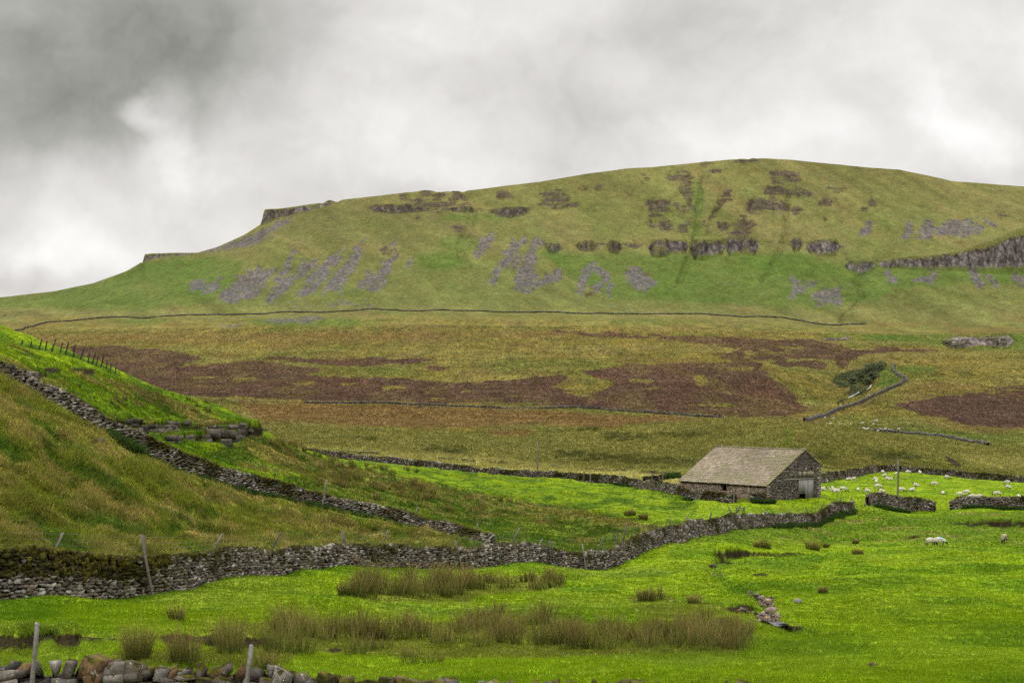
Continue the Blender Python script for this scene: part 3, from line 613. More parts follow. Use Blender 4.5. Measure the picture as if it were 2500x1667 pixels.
# ---------------------------------------------------------------- camera, sky, sun, air
cam = bpy.data.objects.new('camera', bpy.data.cameras.new('camera')); COL.objects.link(cam)
cam.data.lens = 60.0; cam.data.sensor_width = 36.0; cam.data.shift_y = (HR-784)/2352.0
cam.data.clip_end = 30000; cam.data.clip_start = 0.5
cam.rotation_euler = (math.radians(90), 0, 0); S.camera = cam
S.view_settings.view_transform = 'Standard'; S.view_settings.look = 'None'; S.view_settings.exposure = 0.55; S.cycles.volume_bounces = 2; S.cycles.use_denoising = False; S.view_settings.gamma = 1

SUN_AZ, SUN_EL = math.radians(-112), math.radians(36)          # azimuth from +Y towards +X
sun = bpy.data.lights.new('sun', 'SUN'); sun.energy = 3.2; sun.angle = math.radians(7); sun.color = (1, .95, .86)
so = bpy.data.objects.new('sun', sun); COL.objects.link(so)
sd = Vector((math.sin(SUN_AZ)*math.cos(SUN_EL), math.cos(SUN_AZ)*math.cos(SUN_EL), math.sin(SUN_EL)))
so.rotation_euler = sd.to_track_quat('Z', 'Y').to_euler()
wd = bpy.data.worlds.new('World'); S.world = wd; wd.use_nodes = True
nt = wd.node_tree; nt.nodes.clear(); g = NT(nt)
out = g.n('ShaderNodeOutputWorld'); sky = g.n('ShaderNodeTexSky', sky_type='NISHITA', sun_disc=False); sky.sun_elevation = SUN_EL; sky.sun_rotation = SUN_AZ
bg1 = g.n('ShaderNodeBackground'); g.l(sky.outputs[0], bg1.inputs[0]); bg1.inputs[1].default_value = .05
tc = g.n('ShaderNodeTexCoord').outputs['Generated']
def vm(op, a, b=None):
    nd = g.n('ShaderNodeVectorMath', operation=op)
    for i, q in enumerate((a, b)):
        if q is None: continue
        if isinstance(q, tuple): nd.inputs[i].default_value = q
        else: g.l(q, nd.inputs[i])
    return nd
def cnoise(vec, sc, det, ro, out='Fac'):
    nd = g.n('ShaderNodeTexNoise'); nd.inputs['Scale'].default_value = sc; nd.inputs['Detail'].default_value = det; nd.inputs['Roughness'].default_value = ro
    g.l(vec, nd.inputs['Vector']); return nd.outputs[out]
w1_ = vm('MULTIPLY', vm('SUBTRACT', cnoise(tc, 9, 5, .55, 'Color'), (.5, .5, .5)).outputs[0], (.16, .16, .10)).outputs[0]
dirw = vm('ADD', tc, w1_).outputs[0]
w2_ = vm('MULTIPLY', vm('SUBTRACT', cnoise(tc, 9, 2, .5, 'Color'), (.5, .5, .5)).outputs[0], (.08, .08, .05)).outputs[0]
dirs = vm('ADD', tc, w2_).outputs[0]
def blob(X, R, rx, ry, amp, soft=0.0, src=None):
    v = Vector(((X-CX)/F, 1, (HR-R)/F)).normalized()
    d = vm('LENGTH', vm('MULTIPLY', vm('SUBTRACT', src or dirw, tuple(v)).outputs[0], (F/rx, 2.0, F/ry)).outputs[0]).outputs['Value']
    nd = g.n('ShaderNodeMapRange', interpolation_type='SMOOTHSTEP'); g.l(d, nd.inputs[0])
    nd.inputs[1].default_value = soft; nd.inputs[2].default_value = 1.0; nd.inputs[3].default_value = amp; nd.inputs[4].default_value = 0
    return nd.outputs[0]
val = g.mapr(cnoise(vm('MULTIPLY', tc, (1, 1, 1.7)).outputs[0], 7, 6, .52), .3, .7, .60, .78)
val = g.math('ADD', val, g.mapr(cnoise(dirw, 24, 5, .55), .3, .7, -.05, .05))
for b in ((-50, 90, 1000, 560, -.25, .0, dirs), (150, 260, 420, 220, -.13, .0, dirs), (480, 40, 560, 200, -.15, 0, dirs), (500, 190, 260, 150, -.10, 0, dirs), (330, 150, 600, 300, -.07, 0, dirs),
          (320, 285, 100, 50, .24, 0, dirw), (425, 330, 120, 160, .22, 0, dirw), (400, 430, 230, 130, .12, 0, dirw), (50, 560, 220, 100, .17, 0, dirw), (120, 450, 300, 90, .10, 0, dirw), (30, 650, 200, 60, -.08, 0, dirw),
          (960, 60, 320, 110, .06, 0, dirs), (620, 330, 200, 200, .02, 0, dirs), (1300, 250, 340, 220, -.06, 0, dirs), (1650, 60, 400, 140, -.07, 0, dirs), (2220, 310, 190, 110, .20, 0, dirw), (1700, 330, 380, 80, .10, 0, dirw), (2100, 250, 200, 160, .08, 0, dirw), (2300, 60, 300, 200, .05, 0, dirs), (1080, 400, 300, 60, .08, 0, dirw), (1480, 300, 160, 130, -.06, 0, dirs), (250, 600, 260, 120, .06, 0, dirs)):
    val = g.math('ADD', val, blob(*b[:5], soft=b[5], src=b[6]))
val = g.math('MAXIMUM', val, .24)
# an overcast sky brightens towards the zenith, far above the frame
sx = g.n('ShaderNodeSeparateXYZ'); g.l(tc, sx.inputs[0])
zen = g.mapr(sx.outputs[2], .26, .8, .80, 2.3); val = g.math('MULTIPLY', val, zen)
cr = g.n('ShaderNodeValToRGB'); g.l(val, cr.inputs[0]); e = cr.color_ramp.elements
e[0].position = .12; e[0].color = (.30, .30, .24, 1); e[1].position = .9; e[1].color = (1, .99, .975, 1)
k = e.new(.5); k.color = (.99, .96, .925, 1)
k = e.new(.32); k.color = (.95, .94, .87, 1)
e[0].color = (.90, .90, .78, 1)
colr = g.mixc(1.0, cr.outputs[0], g.gray(val), 'MULTIPLY')
bg2 = g.n('ShaderNodeBackground'); g.l(colr, bg2.inputs[0]); bg2.inputs[1].default_value = 1.0
mx = g.n('ShaderNodeMixShader'); mx.inputs[0].default_value = .96; g.l(bg1.outputs[0], mx.inputs[1]); g.l(bg2.outputs[0], mx.inputs[2]); g.l(mx.outputs[0], out.inputs[0])

if HAZE:
    hv = np.array([(x, y, z) for z in (-240, 420) for y in (-30, 6600) for x in (-4800, 4800)], float)
    hf = np.array([(0,1,3,2),(4,6,7,5),(0,4,5,1),(2,3,7,6),(0,2,6,4),(1,5,7,3)])
    hm = bpy.data.materials.new('haze'); hm.use_nodes = True; hm.node_tree.nodes.clear(); gg = NT(hm.node_tree)
    vo = gg.n('ShaderNodeVolumePrincipled'); vo.inputs['Color'].default_value = (.93, .95, 1, 1); vo.inputs['Density'].default_value = HAZE
    oo = gg.n('ShaderNodeOutputMaterial'); gg.l(vo.outputs[0], oo.inputs['Volume'])
    ho = mesh_np('haze', hv, hf, hm); tag(ho, None, None, None, 'stuff')
# ================================================================ stones, walls
def hull(npts, box=(1, 1, 1), seed=0, pw=.55):
    r = random.Random(seed); bm = bmesh.new()
    for i in range(npts):
        v = Vector((r.gauss(0, 1), r.gauss(0, 1), r.gauss(0, 1))); v.normalize()
        mx = max(abs(v.x), abs(v.y), abs(v.z)); v = v/(mx**pw)
        bm.verts.new((v.x*.5*box[0], v.y*.5*box[1], v.z*.5*box[2]))
    res = bmesh.ops.convex_hull(bm, input=bm.verts)
    for v in [v for v in bm.verts if not v.link_faces]: bm.verts.remove(v)
    bmesh.ops.triangulate(bm, faces=bm.faces)
    bm.verts.ensure_lookup_table(); bm.verts.index_update()
    V = np.array([v.co[:] for v in bm.verts]); Fc = np.array([[v.index for v in f.verts] for f in bm.faces]); bm.free()
    s = V.max(0)-V.min(0); V = (V-(V.max(0)+V.min(0))/2)/s
    return V, Fc
def block(seed):
    r = random.Random(seed); bm = bmesh.new()
    for sx in (-.5, .5):
        for sy in (-.5, .5):
            for sz in (-.5, .5):
                for q in range(3): v = [sx, sy, sz]; v[q] *= r.uniform(.72, .92); v = [a*r.uniform(.9, 1.05) for a in v]; bm.verts.new(v)
    bmesh.ops.convex_hull(bm, input=bm.verts)
    for v in [v for v in bm.verts if not v.link_faces]: bm.verts.remove(v)
    bmesh.ops.triangulate(bm, faces=bm.faces); bm.verts.ensure_lookup_table(); bm.verts.index_update()
    V = np.array([v.co[:] for v in bm.verts]); Fc = np.array([[v.index for v in f.verts] for f in bm.faces]); bm.free(); return V, Fc
TPL = [hull(15, seed=i) for i in range(18)]
BIG = [hull(22, seed=100+i, pw=.45) for i in range(16)]
LOW = [hull(9, seed=200+i) for i in range(10)]
def scatter(tpls, pos, size, rot, col, moss=None):
    """pos n3, size n3, rot n33, col n3 -> verts, tris, cols, moss"""
    n = len(pos); k = np.arange(n) % len(tpls); rng.shuffle(k); Vs, Fs, Cs, Ms = [], [], [], []; off = 0
    for t, (V, Fc) in enumerate(tpls):
        m = k == t
        if not m.any(): continue
        v = V[None]*size[m][:, None, :]; v = np.einsum('nij,nvj->nvi', rot[m], v)+pos[m][:, None, :]
        q = len(V); nn = m.sum(); Vs.append(v.reshape(-1, 3)); Fs.append((Fc[None]+(np.arange(nn)*q)[:, None, None]+off).reshape(-1, 3)); off += nn*q
        Cs.append(np.repeat(col[m], q, 0)); Ms.append(np.repeat(moss[m] if moss is not None else np.full(nn, .3), q))
    return np.concatenate(Vs), np.concatenate(Fs), np.concatenate(Cs), np.concatenate(Ms)
def rots(yaw, pitch, roll):
    cy, sy, cp, sp, cr, sr = np.cos(yaw), np.sin(yaw), np.cos(pitch), np.sin(pitch), np.cos(roll), np.sin(roll); o = np.zeros(len(yaw)); i = o+1
    Rz = np.stack([cy, -sy, o, sy, cy, o, o, o, i], 1).reshape(-1, 3, 3); Ry = np.stack([cp, o, sp, o, i, o, -sp, o, cp], 1).reshape(-1, 3, 3); Rx = np.stack([i, o, o, o, cr, -sr, o, sr, cr], 1).reshape(-1, 3, 3)
    return Rz @ Ry @ Rx
PAL = np.array([(.20,.175,.14),(.30,.265,.215),(.13,.11,.085),(.42,.39,.34),(.19,.15,.11),(.26,.21,.15),(.085,.07,.055),(.16,.135,.105)])
def stone_cols(n, pal=PAL, v=.18):
    return pal[rng.integers(0, len(pal), n)]*(1+rng.uniform(-v, v, (n, 1)))
def resample(pts, step):
    p = np.array(pts, float); s = np.concatenate([[0], np.cumsum(np.hypot(np.diff(p[:, 0]), np.diff(p[:, 1])))])
    n = max(2, int(s[-1]/step)); t = np.linspace(0, s[-1], n)
    return t, np.stack([np.interp(t, s, p[:, i]) for i in range(p.shape[1])], 1)
def smooth_path(pts, it=2):
    p = [tuple(q) for q in pts]
    for _ in range(it):
        q = [p[0]]
        for a, b in zip(p[:-1], p[1:]): q += [tuple(.75*u+.25*w for u, w in zip(a, b)), tuple(.25*u+.75*w for u, w in zip(a, b))]
        q.append(p[-1]); p = q
    return p
def dry_wall(name, pts, label, cat='dry stone wall', Ls=.33, ch=.130, tb=.34, tt=.2, tpls=TPL, mat=None, cope=.24, group=None, mossf=None, pal=PAL, rag=.07, top_fixed=None, both=True):
    """pts: (x, y, height)"""
    t, q = resample(smooth_path(pts), .25 if Ls < .6 else Ls*.6)
    x, y, h = q.T; z0 = height(x, y)
    kz = np.ones(9)/9; zs = np.convolve(np.pad(z0, 4, 'edge'), kz, 'valid'); z0 = np.minimum(z0, zs)-.02
    ztop = zs+h if top_fixed is None else top_fixed(x, y)
    ztop = ztop+rag*fbm(t/2.3, t*0, 301, 3)*1.3; hh = ztop-z0
    dx, dy = np.gradient(x), np.gradient(y); ln = np.hypot(dx, dy)+1e-9; dx, dy = dx/ln, dy/ln
    P_, S_, Y_, Cc = [], [], [], []; H_ = []
    def put(tv, off, zfr, zabs, sz, yawj, pit, rol):
        xx = np.interp(tv, t, x); yy = np.interp(tv, t, y); ux = np.interp(tv, t, dx); uy = np.interp(tv, t, dy)
        P_.append(np.stack([xx-uy*off, yy+ux*off, zabs], 1)); S_.append(sz); Y_.append(np.stack([np.arctan2(uy, ux)+yawj, pit, rol], 1)); H_.append(zfr)
    nc = int(math.ceil((hh.max()-cope*.6)/ch))
    for k in range(nc):
        for side in ((-1, 1) if both else (-1,)):
            n = int(t[-1]/Ls)+1; tv = (np.cumsum(rng.uniform(.6, 1.4, n))*Ls) % t[-1]
            zb = np.interp(tv, t, z0); Ht = np.interp(tv, t, hh); zc = (k+.5)*ch+rng.uniform(-.2, .2, n)*ch
            ok = zc < Ht-cope*.7; tv, zb, Ht, zc = tv[ok], zb[ok], Ht[ok], zc[ok]; n = len(tv)
            if not n: continue
            f = zc/np.maximum(Ht, .2); off = side*(tb*(1-f)+tt*f)-side*.12+rng.uniform(-.03, .03, n)
            sz = np.stack([rng.uniform(.65, 1.5, n)*Ls*1.15, rng.uniform(.24, .36, n)*(max(1, Ls/.45)), rng.uniform(.75, 1.55, n)*ch*1.12], 1)
            put(tv, off, f, zb+zc, sz, rng.normal(0, .12, n), rng.normal(0, .12, n), rng.normal(0, .15, n))
    # coping stones set on edge
    n = int(t[-1]/(Ls*.62)); tv = np.linspace(0, t[-1], n)+rng.uniform(-.3, .3, n)*Ls*.5; tv = np.clip(tv, 0, t[-1])
    zt = np.interp(tv, t, ztop); ok = np.interp(tv, t, hh) > cope*.8; tv, zt = tv[ok], zt[ok]; n = len(tv)
    sz = np.stack([rng.uniform(.55, 1.2, n)*Ls*.8, rng.uniform(.75, 1.2, n)*tt*2.1, rng.uniform(.8, 1.35, n)*cope], 1)
    put(tv, rng.uniform(-.05, .05, n), np.ones(n), zt-cope*.5+rng.uniform(-.04, .04, n), sz, rng.normal(0, .25, n), rng.normal(.18, .22, n), rng.normal(0, .12, n))
    pos = np.concatenate(P_); sz = np.concatenate(S_); ang = np.concatenate(Y_); fr = np.concatenate(H_)
    col = stone_cols(len(pos), pal); mo = np.clip(.5+.5*fbm(pos[:, 0]/2.5, pos[:, 1]/2.5+pos[:, 2]*.8, 311, 3)+(fr-.6)*.35, 0, 1)
    if mossf is not None: mo = np.clip(mossf(pos, fr, mo), 0, 1)
    V, Fc, C, Mo = scatter(tpls, pos, sz, rots(ang[:, 0], ang[:, 1], ang[:, 2]), col, mo)
    # rubble heart of the wall
    m = len(t); o = np.arange(m); ins = .16
    bw, tw_ = tb-ins, tt-.1
    zt = z0+np.maximum(hh-cope*.9, .05)
    core = np.concatenate([np.stack([x-dy*bw, y+dx*bw, z0-.3], 1), np.stack([x-dy*tw_, y+dx*tw_, zt], 1), np.stack([x+dy*tw_, y-dx*tw_, zt], 1), np.stack([x+dy*bw, y-dx*bw, z0-.3], 1)])
    cf = []
    for a in range(3): cf.append(np.stack([o[:-1]+a*m, o[1:]+a*m, o[1:]+(a+1)*m, o[:-1]+(a+1)*m], 1))
    cf = np.concatenate(cf)+len(V)
    V = np.concatenate([V, core]); C = np.concatenate([C, np.tile([.02, .017, .013], (len(core), 1))]); Mo = np.concatenate([Mo, np.zeros(len(core))])
    loc = (float(x.mean()), float(y.mean()), float(z0.mean()))
    ob = mesh_np(name, V, [Fc, cf], mat or M['stone'], C, loc=loc, extra={'moss': Mo})
    tag(ob, label, cat, group, 'thing'); return ob
def wp(pts, hgt): return [(X2x(X, d), d, hgt(X) if callable(hgt) else hgt) for X, r, d in pts]

w1h = lambda X: float(np.interp(X, [-400, 0, 170, 340, 430, 640, 800, 1060, 1130, 1300, 1395, 1500, 1700, 1850, 1960], [1.8, 1.80, 1.70, 1.58, 1.47, 1.24, 1.20, 1.28, 1.38, 1.08, 1.32, 1.40, 1.40, 1.30, 1.25]))
def moss1(p, fr, mo):
    X = CX+F*p[:, 0]/p[:, 1]; return mo-.12+.55*(1-sstep(150, 420, X))*(fr > .45)+.1*(fr > .8)
wall1 = dry_wall('dry_stone_wall', wp(W1, w1h), 'long mossy drystone wall winding from the left edge to beside the barn', mossf=moss1)
dry_wall('dry_stone_wall', wp([(1992,0,206),(2010,0,208),(2070,0,211),(2110,0,212),(2148,0,211)], lambda X: float(np.interp(X, [1992, 2010, 2060, 2130, 2148], [1.3, 1.5, 1.72, 1.65, 1.2]))), 'short drystone wall length standing alone between two field gaps', tb=.42, tt=.28)
dry_wall('dry_stone_wall', wp([(2182,0,211),(2200,0,211),(2240,0,210),(2352,0,209),(2500,0,207),(2760,0,204)], lambda X: float(np.interp(X, [2182, 2200, 2230, 2352], [1.05, 1.5, 1.5, 1.45]))), 'drystone wall running from the right gap to the right edge', tb=.42, tt=.28)
def moss2(p, fr, mo): return mo+.02
dry_wall('dry_stone_wall', wp(W2, lambda X: float(np.interp(X, [-400, 0, 200, 500, 900, 1130], [1.1, 1.1, 1.4, 1.35, 1.2, 1.05]))), 'tumbledown drystone wall climbing the left hillside', rag=.15, mossf=moss2, tb=.42)
dry_wall('dry_stone_wall', wp([(560,0,290),(650,0,288)]+J1, lambda X: float(np.interp(X, [740, 1200, 1330, 1560, 1690], [1.2, 1.25, 1.35, 1.2, 1.05]))), 'long drystone wall behind the middle pasture leading up to the barn', Ls=.36, ch=.18, tpls=LOW)
dry_wall('dry_stone_wall', wp([(1725,0,199.2),(1742,0,198.9),(1757,0,199)], 1.15), 'short dark wall stub joined to the front corner of the barn', tpls=LOW)
dry_wall('dry_stone_wall', wp(J2, lambda X: float(np.interp(X, [1880, 2020, 2100, 2352], [1.55, 1.35, 1.2, 1.35]))), 'drystone wall curving along the far side of the sheep pasture', Ls=.38, ch=.19, tpls=LOW)
dry_wall('dry_stone_wall', wp([(1478,0,258),(1500,0,262),(1530,0,262),(1552,0,256)], 1.0), 'low dark ruined fold wall behind the pasture wall left of the barn', Ls=.38, ch=.19, tpls=LOW, pal=PAL*.45)
far_pal = np.array([(.13,.12,.105),(.18,.165,.15),(.24,.22,.20),(.09,.08,.072)])
def far_wall(pts, hgt, label, Ls=1.0):
    dry_wall('dry_stone_wall', [(X2x(X, d), d, hgt) for X, d in pts], label, Ls=Ls, ch=hgt/3.2, tb=.55, tt=.4, tpls=LOW, mat=M['farstone'], cope=hgt/3.5, pal=far_pal, rag=.12)
far_wall([(700,852),(840,850),(1100,850),(1250,850),(1400,850),(1500,850),(1660,850)], 1.15, 'thin dark wall crossing the moor below the heather')
far_wall([(-60,1440),(40,1500),(110,1690),(250,1740),(330,1740),(600,1740),(900,1735),(1200,1740),(1500,1740),(1700,1738),(1860,1730),(1990,1720)], 1.35, 'long thin dark wall along the foot of the fell', Ls=1.6)
def atp(l): return [(CX+F*x/y, y) for x, y in (at(X, r, 300) for X, r in l)]
w7 = [at(X, r, 500) for X, r in ((2055,840),(2050,854),(2070,867),(2086,874),(2070,885),(2030,902),(1990,919),(1935,940),(1895,956),(1878,960),(1847,968))]
far_wall([(CX+F*x/y, y) for x, y in w7], 1.9, 'crooked pale wall zigzagging down beside the wooded ravine', Ls=.8)
far_wall(atp([(2005,989),(2100,997),(2200,1009),(2270,1022)]), 1.0, 'low broken wall in the valley beyond the sheep pasture', Ls=.9)
# foreground wall
fwz = lambda X: np.interp(X, [-300, 0, 60, 250, 330, 420, 560, 640, 700, 900, 1150, 1800, 2400], [1515, 1521, 1524, 1526, 1534, 1538, 1545, 1553, 1566, 1574, 1577, 1586, 1600])
def fw_top(x, y): return -(fwz(CX+F*x/y)-HR)/F*y+.10
def moss3(p, fr, mo):
    X = CX+F*p[:, 0]/p[:, 1]; return mo-.42+.34*sstep(350, 480, X)
bpal = np.array([(.15,.13,.11),(.21,.18,.145),(.26,.23,.19),(.11,.098,.088),(.19,.115,.06),(.20,.18,.16),(.085,.075,.068),(.17,.14,.105),(.30,.27,.23)])
dry_wall('dry_stone_wall', [(X2x(X, d), d, .9) for X, d in ((-260,33),(0,34),(400,34.3),(800,34.5),(1200,34.5),(1900,34.2),(2500,34))], 'nearest wall of big gritstone blocks along the bottom left edge', Ls=.42, ch=.18, tb=.44, tt=.30, tpls=[hull(9, seed=300+i, pw=.9) for i in range(10)]+[block(400+i) for i in range(10)], mat=M['bigstone'], cope=.34, pal=bpal*.82, rag=.06, top_fixed=fw_top, mossf=moss3)
print('walls done')

# cushions of moss hanging on the left end of the long wall
def moss_cushions():
    t, q = resample(smooth_path(wp(W1, w1h)), .25); X = CX+F*q[:, 0]/q[:, 1]; q = q[(X > -60) & (X < 400)]; n = 430
    i = rng.integers(1, len(q)-1, n); x, y, h = q[i].T; X = CX+F*x/y
    f = 1-np.abs(rng.normal(0, .28, n))*(1-sstep(200, 400, X)*.6); ok = (f > .35) & (fbm(x/.9+y/.9, f*1.2, 331, 3) > .04+.25*sstep(150, 400, X)-.25*(f > .8)*(X < 200)); x, y, h, f = x[ok], y[ok], h[ok], f[ok]; n = len(x)
    d = q[np.minimum(i[ok]+1, len(q)-1)]-q[i[ok]-1]; L_ = np.hypot(d[:, 0], d[:, 1]); ux, uy = d[:, 0]/L_, d[:, 1]/L_
    off = -(.34*(1-f)+.2*f)-.02; pos = np.stack([x-uy*off, y+ux*off, height(x, y)+h*f-.02], 1)
    sz = np.stack([rng.uniform(.12, .34, n), rng.uniform(.10, .17, n), rng.uniform(.12, .40, n)], 1)
    bm = bmesh.new(); bmesh.ops.create_icosphere(bm, subdivisions=2, radius=.5); V = np.array([v.co[:] for v in bm.verts]); Fc = np.array([[v.index for v in f_.verts] for f_ in bm.faces]); bm.free()
    tp = [(V*(1+rng.uniform(-.16, .16, (len(V), 1))), Fc) for _ in range(6)]
    col = np.array([(.080,.070,.014),(.055,.042,.014),(.120,.110,.015),(.085,.075,.013)])[rng.integers(0, 4, n)]*(1+rng.uniform(-.2, .2, (n, 1)))
    Vv, Ff, C, _ = scatter(tp, pos, sz, rots(np.arctan2(uy, ux), rng.normal(0, .3, n), rng.normal(0, .3, n)), col)
    m = attr_material('moss', 1.0, 16.0, .35, bump=(22.0, .05))
    ob = mesh_np('moss', Vv, Ff, m, C, smooth=True, loc=tuple(wall1.location)); ob.location = (0, 0, 0); ob.parent = wall1
    tag(ob, 'thick dark olive moss over the upper courses', None, None, None)
moss_cushions()

# ================================================================ posts, fences, poles
def bar(p0, p1, r0, r1=None, sides=6, name='post', mat=None, parent=None, col=(.2, .18, .15), jag=.02, loc=None):
    r1 = r0 if r1 is None else r1; p0, p1 = Vector(p0), Vector(p1); ax = (p1-p0).normalized(); up = Vector((0, 0, 1)) if abs(ax.z) < .9 else Vector((1, 0, 0)); u = ax.cross(up).normalized(); w = ax.cross(u)
    Vv = []; nseg = 4
    for k in range(nseg+1):
        c = p0.lerp(p1, k/nseg)
        if 0 < k < nseg: c = c+u*random.uniform(-1, 1)*r0*.25+w*random.uniform(-1, 1)*r0*.25
        r = r0+(r1-r0)*k/nseg
        for i in range(sides):
            a = 2*math.pi*i/sides+.4; q = c+(u*math.cos(a)+w*math.sin(a))*r*(1+.12*math.sin(i*2.1+k))
            if k == nseg: q = q+ax*random.uniform(-1, 1)*jag
            Vv.append(q)
    Fq = [[k*sides+i, k*sides+(i+1) % sides, (k+1)*sides+(i+1) % sides, (k+1)*sides+i] for k in range(nseg) for i in range(sides)]
    V = np.array([v[:] for v in Vv]+[tuple(p1)]); T = np.array([[nseg*sides+i, nseg*sides+(i+1) % sides, len(Vv)] for i in range(sides)])
    C = np.tile(col, (len(V), 1))*(1+rng.uniform(-.12, .12, (len(V), 1)))
    if loc is not None: V = V-np.array(loc)
    o = mesh_np(name, V, [np.array(Fq), T], mat or M['wood'], C); o.parent = parent; return o
def pix(X, R, d): return Vector((X2x(X, d), d, -(R-HR)/F*d))
def line_d(pts, X): return float(np.interp(X, [p[0] for p in pts], [p[2] for p in pts]))
def fence(label, items, dl, ext=True, wires=None, cat='fence', group=None, cols=((.20,.175,.14),(.15,.13,.105),(.26,.235,.19))):
    """items: (column base, row base, column top, row top, radius, distance offset)"""
    tops = []; P0 = []
    for xb, rb, xt, rt, r, off in items:
        d = dl(xb)+off; b, t_ = pix(xb, rb, d), pix(xt, rt, d+random.uniform(-.15, .15)); P0.append((b, t_, r))
    c = P0[len(P0)//2][0]; root = empty('wire_fence', (c.x, c.y, hz(c.x, c.y))); tag(root, label, cat, group); loc = tuple(root.location)
    for b, t_, r in P0:
        ax = (b-t_).normalized(); q = t_.copy()
        for _ in range(60):
            q = q+ax*.06
            if q.z < hz(q.x, q.y)-.15: break
        bar(q, t_, r*1.1, r, name='fence_post', parent=root, col=random.choice(cols), jag=.04, loc=loc); tops.append((t_, q))
    if wires:
        Vv, Ff, k = [], [], 0
        def w_(a, b, rr):
            nonlocal k
            ax = (b-a).normalized(); u = ax.cross(Vector((.3, .5, .8))).normalized(); w = ax.cross(u)
            for p in (a, b):
                for i in range(3):
                    an = 2.094*i; Vv.append((p+(u*math.cos(an)+w*math.sin(an))*rr)[:])
            for i in range(3): Ff.append((k+i, k+(i+1) % 3, k+3+(i+1) % 3, k+3+i))
            k += 6
        tops.sort(key=lambda q: q[0].x)
        for (a, a0), (b, b0) in zip(tops[:-1], tops[1:]):
            if (a-b).length > 26: continue
            nst = 6
            rows = []
            for f in wires['fr']:
                p, q = a.lerp(a0, f), b.lerp(b0, f); pts = [p.lerp(q, s/nst)-Vector((0, 0, .03*math.sin(math.pi*s/nst)*(1+random.random()))) for s in range(nst+1)]; rows.append(pts)
                for s in range(nst): w_(pts[s], pts[s+1], wires['r'])
            nv = int((a-b).length/wires['gap'])
            for s in range(1, nv):
                f = s/nv; i = min(int(f*nst), nst-1); ff = f*nst-i
                col_ = [r_[i].lerp(r_[i+1], ff) for r_ in rows]
                for u_, v_ in zip(col_[1:-1], col_[2:]): w_(u_, v_, wires['r']*.8)
        V = np.array(Vv)-np.array(loc); mesh_np('wire_netting', V, np.array(Ff), M['wire'], np.tile(wires['col'], (len(V), 1)), parent=root)
    return root
d1 = lambda X: line_d(W1, X); d2 = lambda X: line_d(W2, X)
fence('light split posts propped against the near face of the long wall', [(350,1366,325,1228,.062,-1.15),(800,1298,787,1217,.075,-.7),(1063,1315,1045,1241,.065,-.6),(1265,1289,1260,1241,.06,-.6),(1272,1291,1266,1242,.055,-.6),(1345,1303,1337,1249,.06,-.6),(1428,1281,1413,1228,.065,-.6),(1559,1236,1548,1206,.065,-.6),(1823,1200,1815,1174,.07,-.6),(1863,1199,1852,1167,.08,-.6)], d1)
fence('leaning posts carrying netting along the back of the long wall', [(-120,1268,-100,1215,.06,1.),(128,1262,145,1222,.05,1.),(338,1270,330,1230,.04,1.2),(488,1268,510,1226,.055,1.),(628,1255,645,1222,.055,1.),(786,1250,786,1222,.05,1.),(880,1248,891,1216,.045,1.1),(1104,1258,1132,1229,.06,.9),(1180,1240,1195,1211,.065,.8),(1236,1252,1247,1237,.055,.8),(1376,1258,1387,1233,.06,.9),(1437,1216,1441,1199,.06,.9),(1540,1204,1535,1190,.06,.9),(1576,1202,1579,1184,.06,.9),(1630,1194,1634,1176,.07,.9),(1679,1178,1673,1163,.07,.9),(1693,1178,1700,1161,.075,.9),(1761,1182,1753,1171,.07,.9),(1884,1169,1891,1158,.07,.9),(1926,1156,1933,1142,.08,.9),(1956,1156,1956,1140,.07,.8)], d1,
      wires={'fr': (.02, .12, .22, .32, .42, .55), 'r': .0035, 'gap': .35, 'col': (.22,.26,.20)})
fence('scattered old posts standing along the hillside wall', [(47,882,54,851,.06,-.8),(56,885,70,867,.06,-.6),(85,902,93,877,.08,-.6),(126,893,126,885,.05,.8),(366,1036,366,1013,.055,.8),(380,1075,411,1029,.055,-.7),(630,1104,633,1076,.055,.8),(740,1163,750,1103,.065,-.7),(949,1200,960,1164,.06,.7),(1097,1218,1096,1201,.05,.8)], d2)
kf = [(0,315,10,240),(52,310,92,212),(118,300,143,210),(180,300,203,218),(238,297,268,205),(283,297,300,215),(318,300,357,200),(380,295,400,222),(415,300,438,222),(467,302,480,237),(512,320,538,260),(563,335,573,283),(588,352,610,288),(613,360,630,305),(645,367,662,313),(677,380,687,335),(705,388,710,355),(736,402,742,380)]
fence('row of dark leaning posts along the top of the left knoll', [(a*.36, b*.36+705.6+4, c*.36, d_*.36+705.6, .065, 0) for a, b, c, d_ in kf], lambda X: float(np.interp(X, [0, 130, 200, 260], [150.5, 151.5, 155, 158])), cols=((.05,.042,.032),(.07,.058,.045)), wires={'fr': (.12, .4, .7), 'r': .006, 'gap': 50, 'col': (.1,.1,.09)})
dj = lambda X: line_d(J1, X)
fence('widely spaced posts beside the wall behind the middle pasture', [(800,1040,804,1026,.06,1.2),(903,1069,908,1055,.07,-.8),(1038,1074,1045,1060,.07,-.8),(1247,1098,1248,1078,.07,-.8),(1341,1106,1342,1082,.12,-.8),(1356,1107,1356,1085,.11,-.8),(1452,1106,1459,1080,.06,-.5),(1496,1104,1497,1087,.06,8.),(1514,1114,1515,1094,.07,1.),(1522,1112,1523,1084,.05,9.),(1545,1128,1551,1108,.06,-.8),(1600,1141,1606,1124,.07,-.9)], dj, wires=None)
dj2 = lambda X: line_d(J2, X)
fence('thin posts behind the far wall of the sheep pasture', [(2028,1090,2027,1071,.05,-.6),(2125,1088,2125,1072,.05,1.),(2163,1094,2164,1072,.06,-.7),(2145,1088,2145,1074,.05,1.),(2211,1098,2211,1079,.06,-.7),(1903,1110,1908,1095,.06,-.7)], dj2)
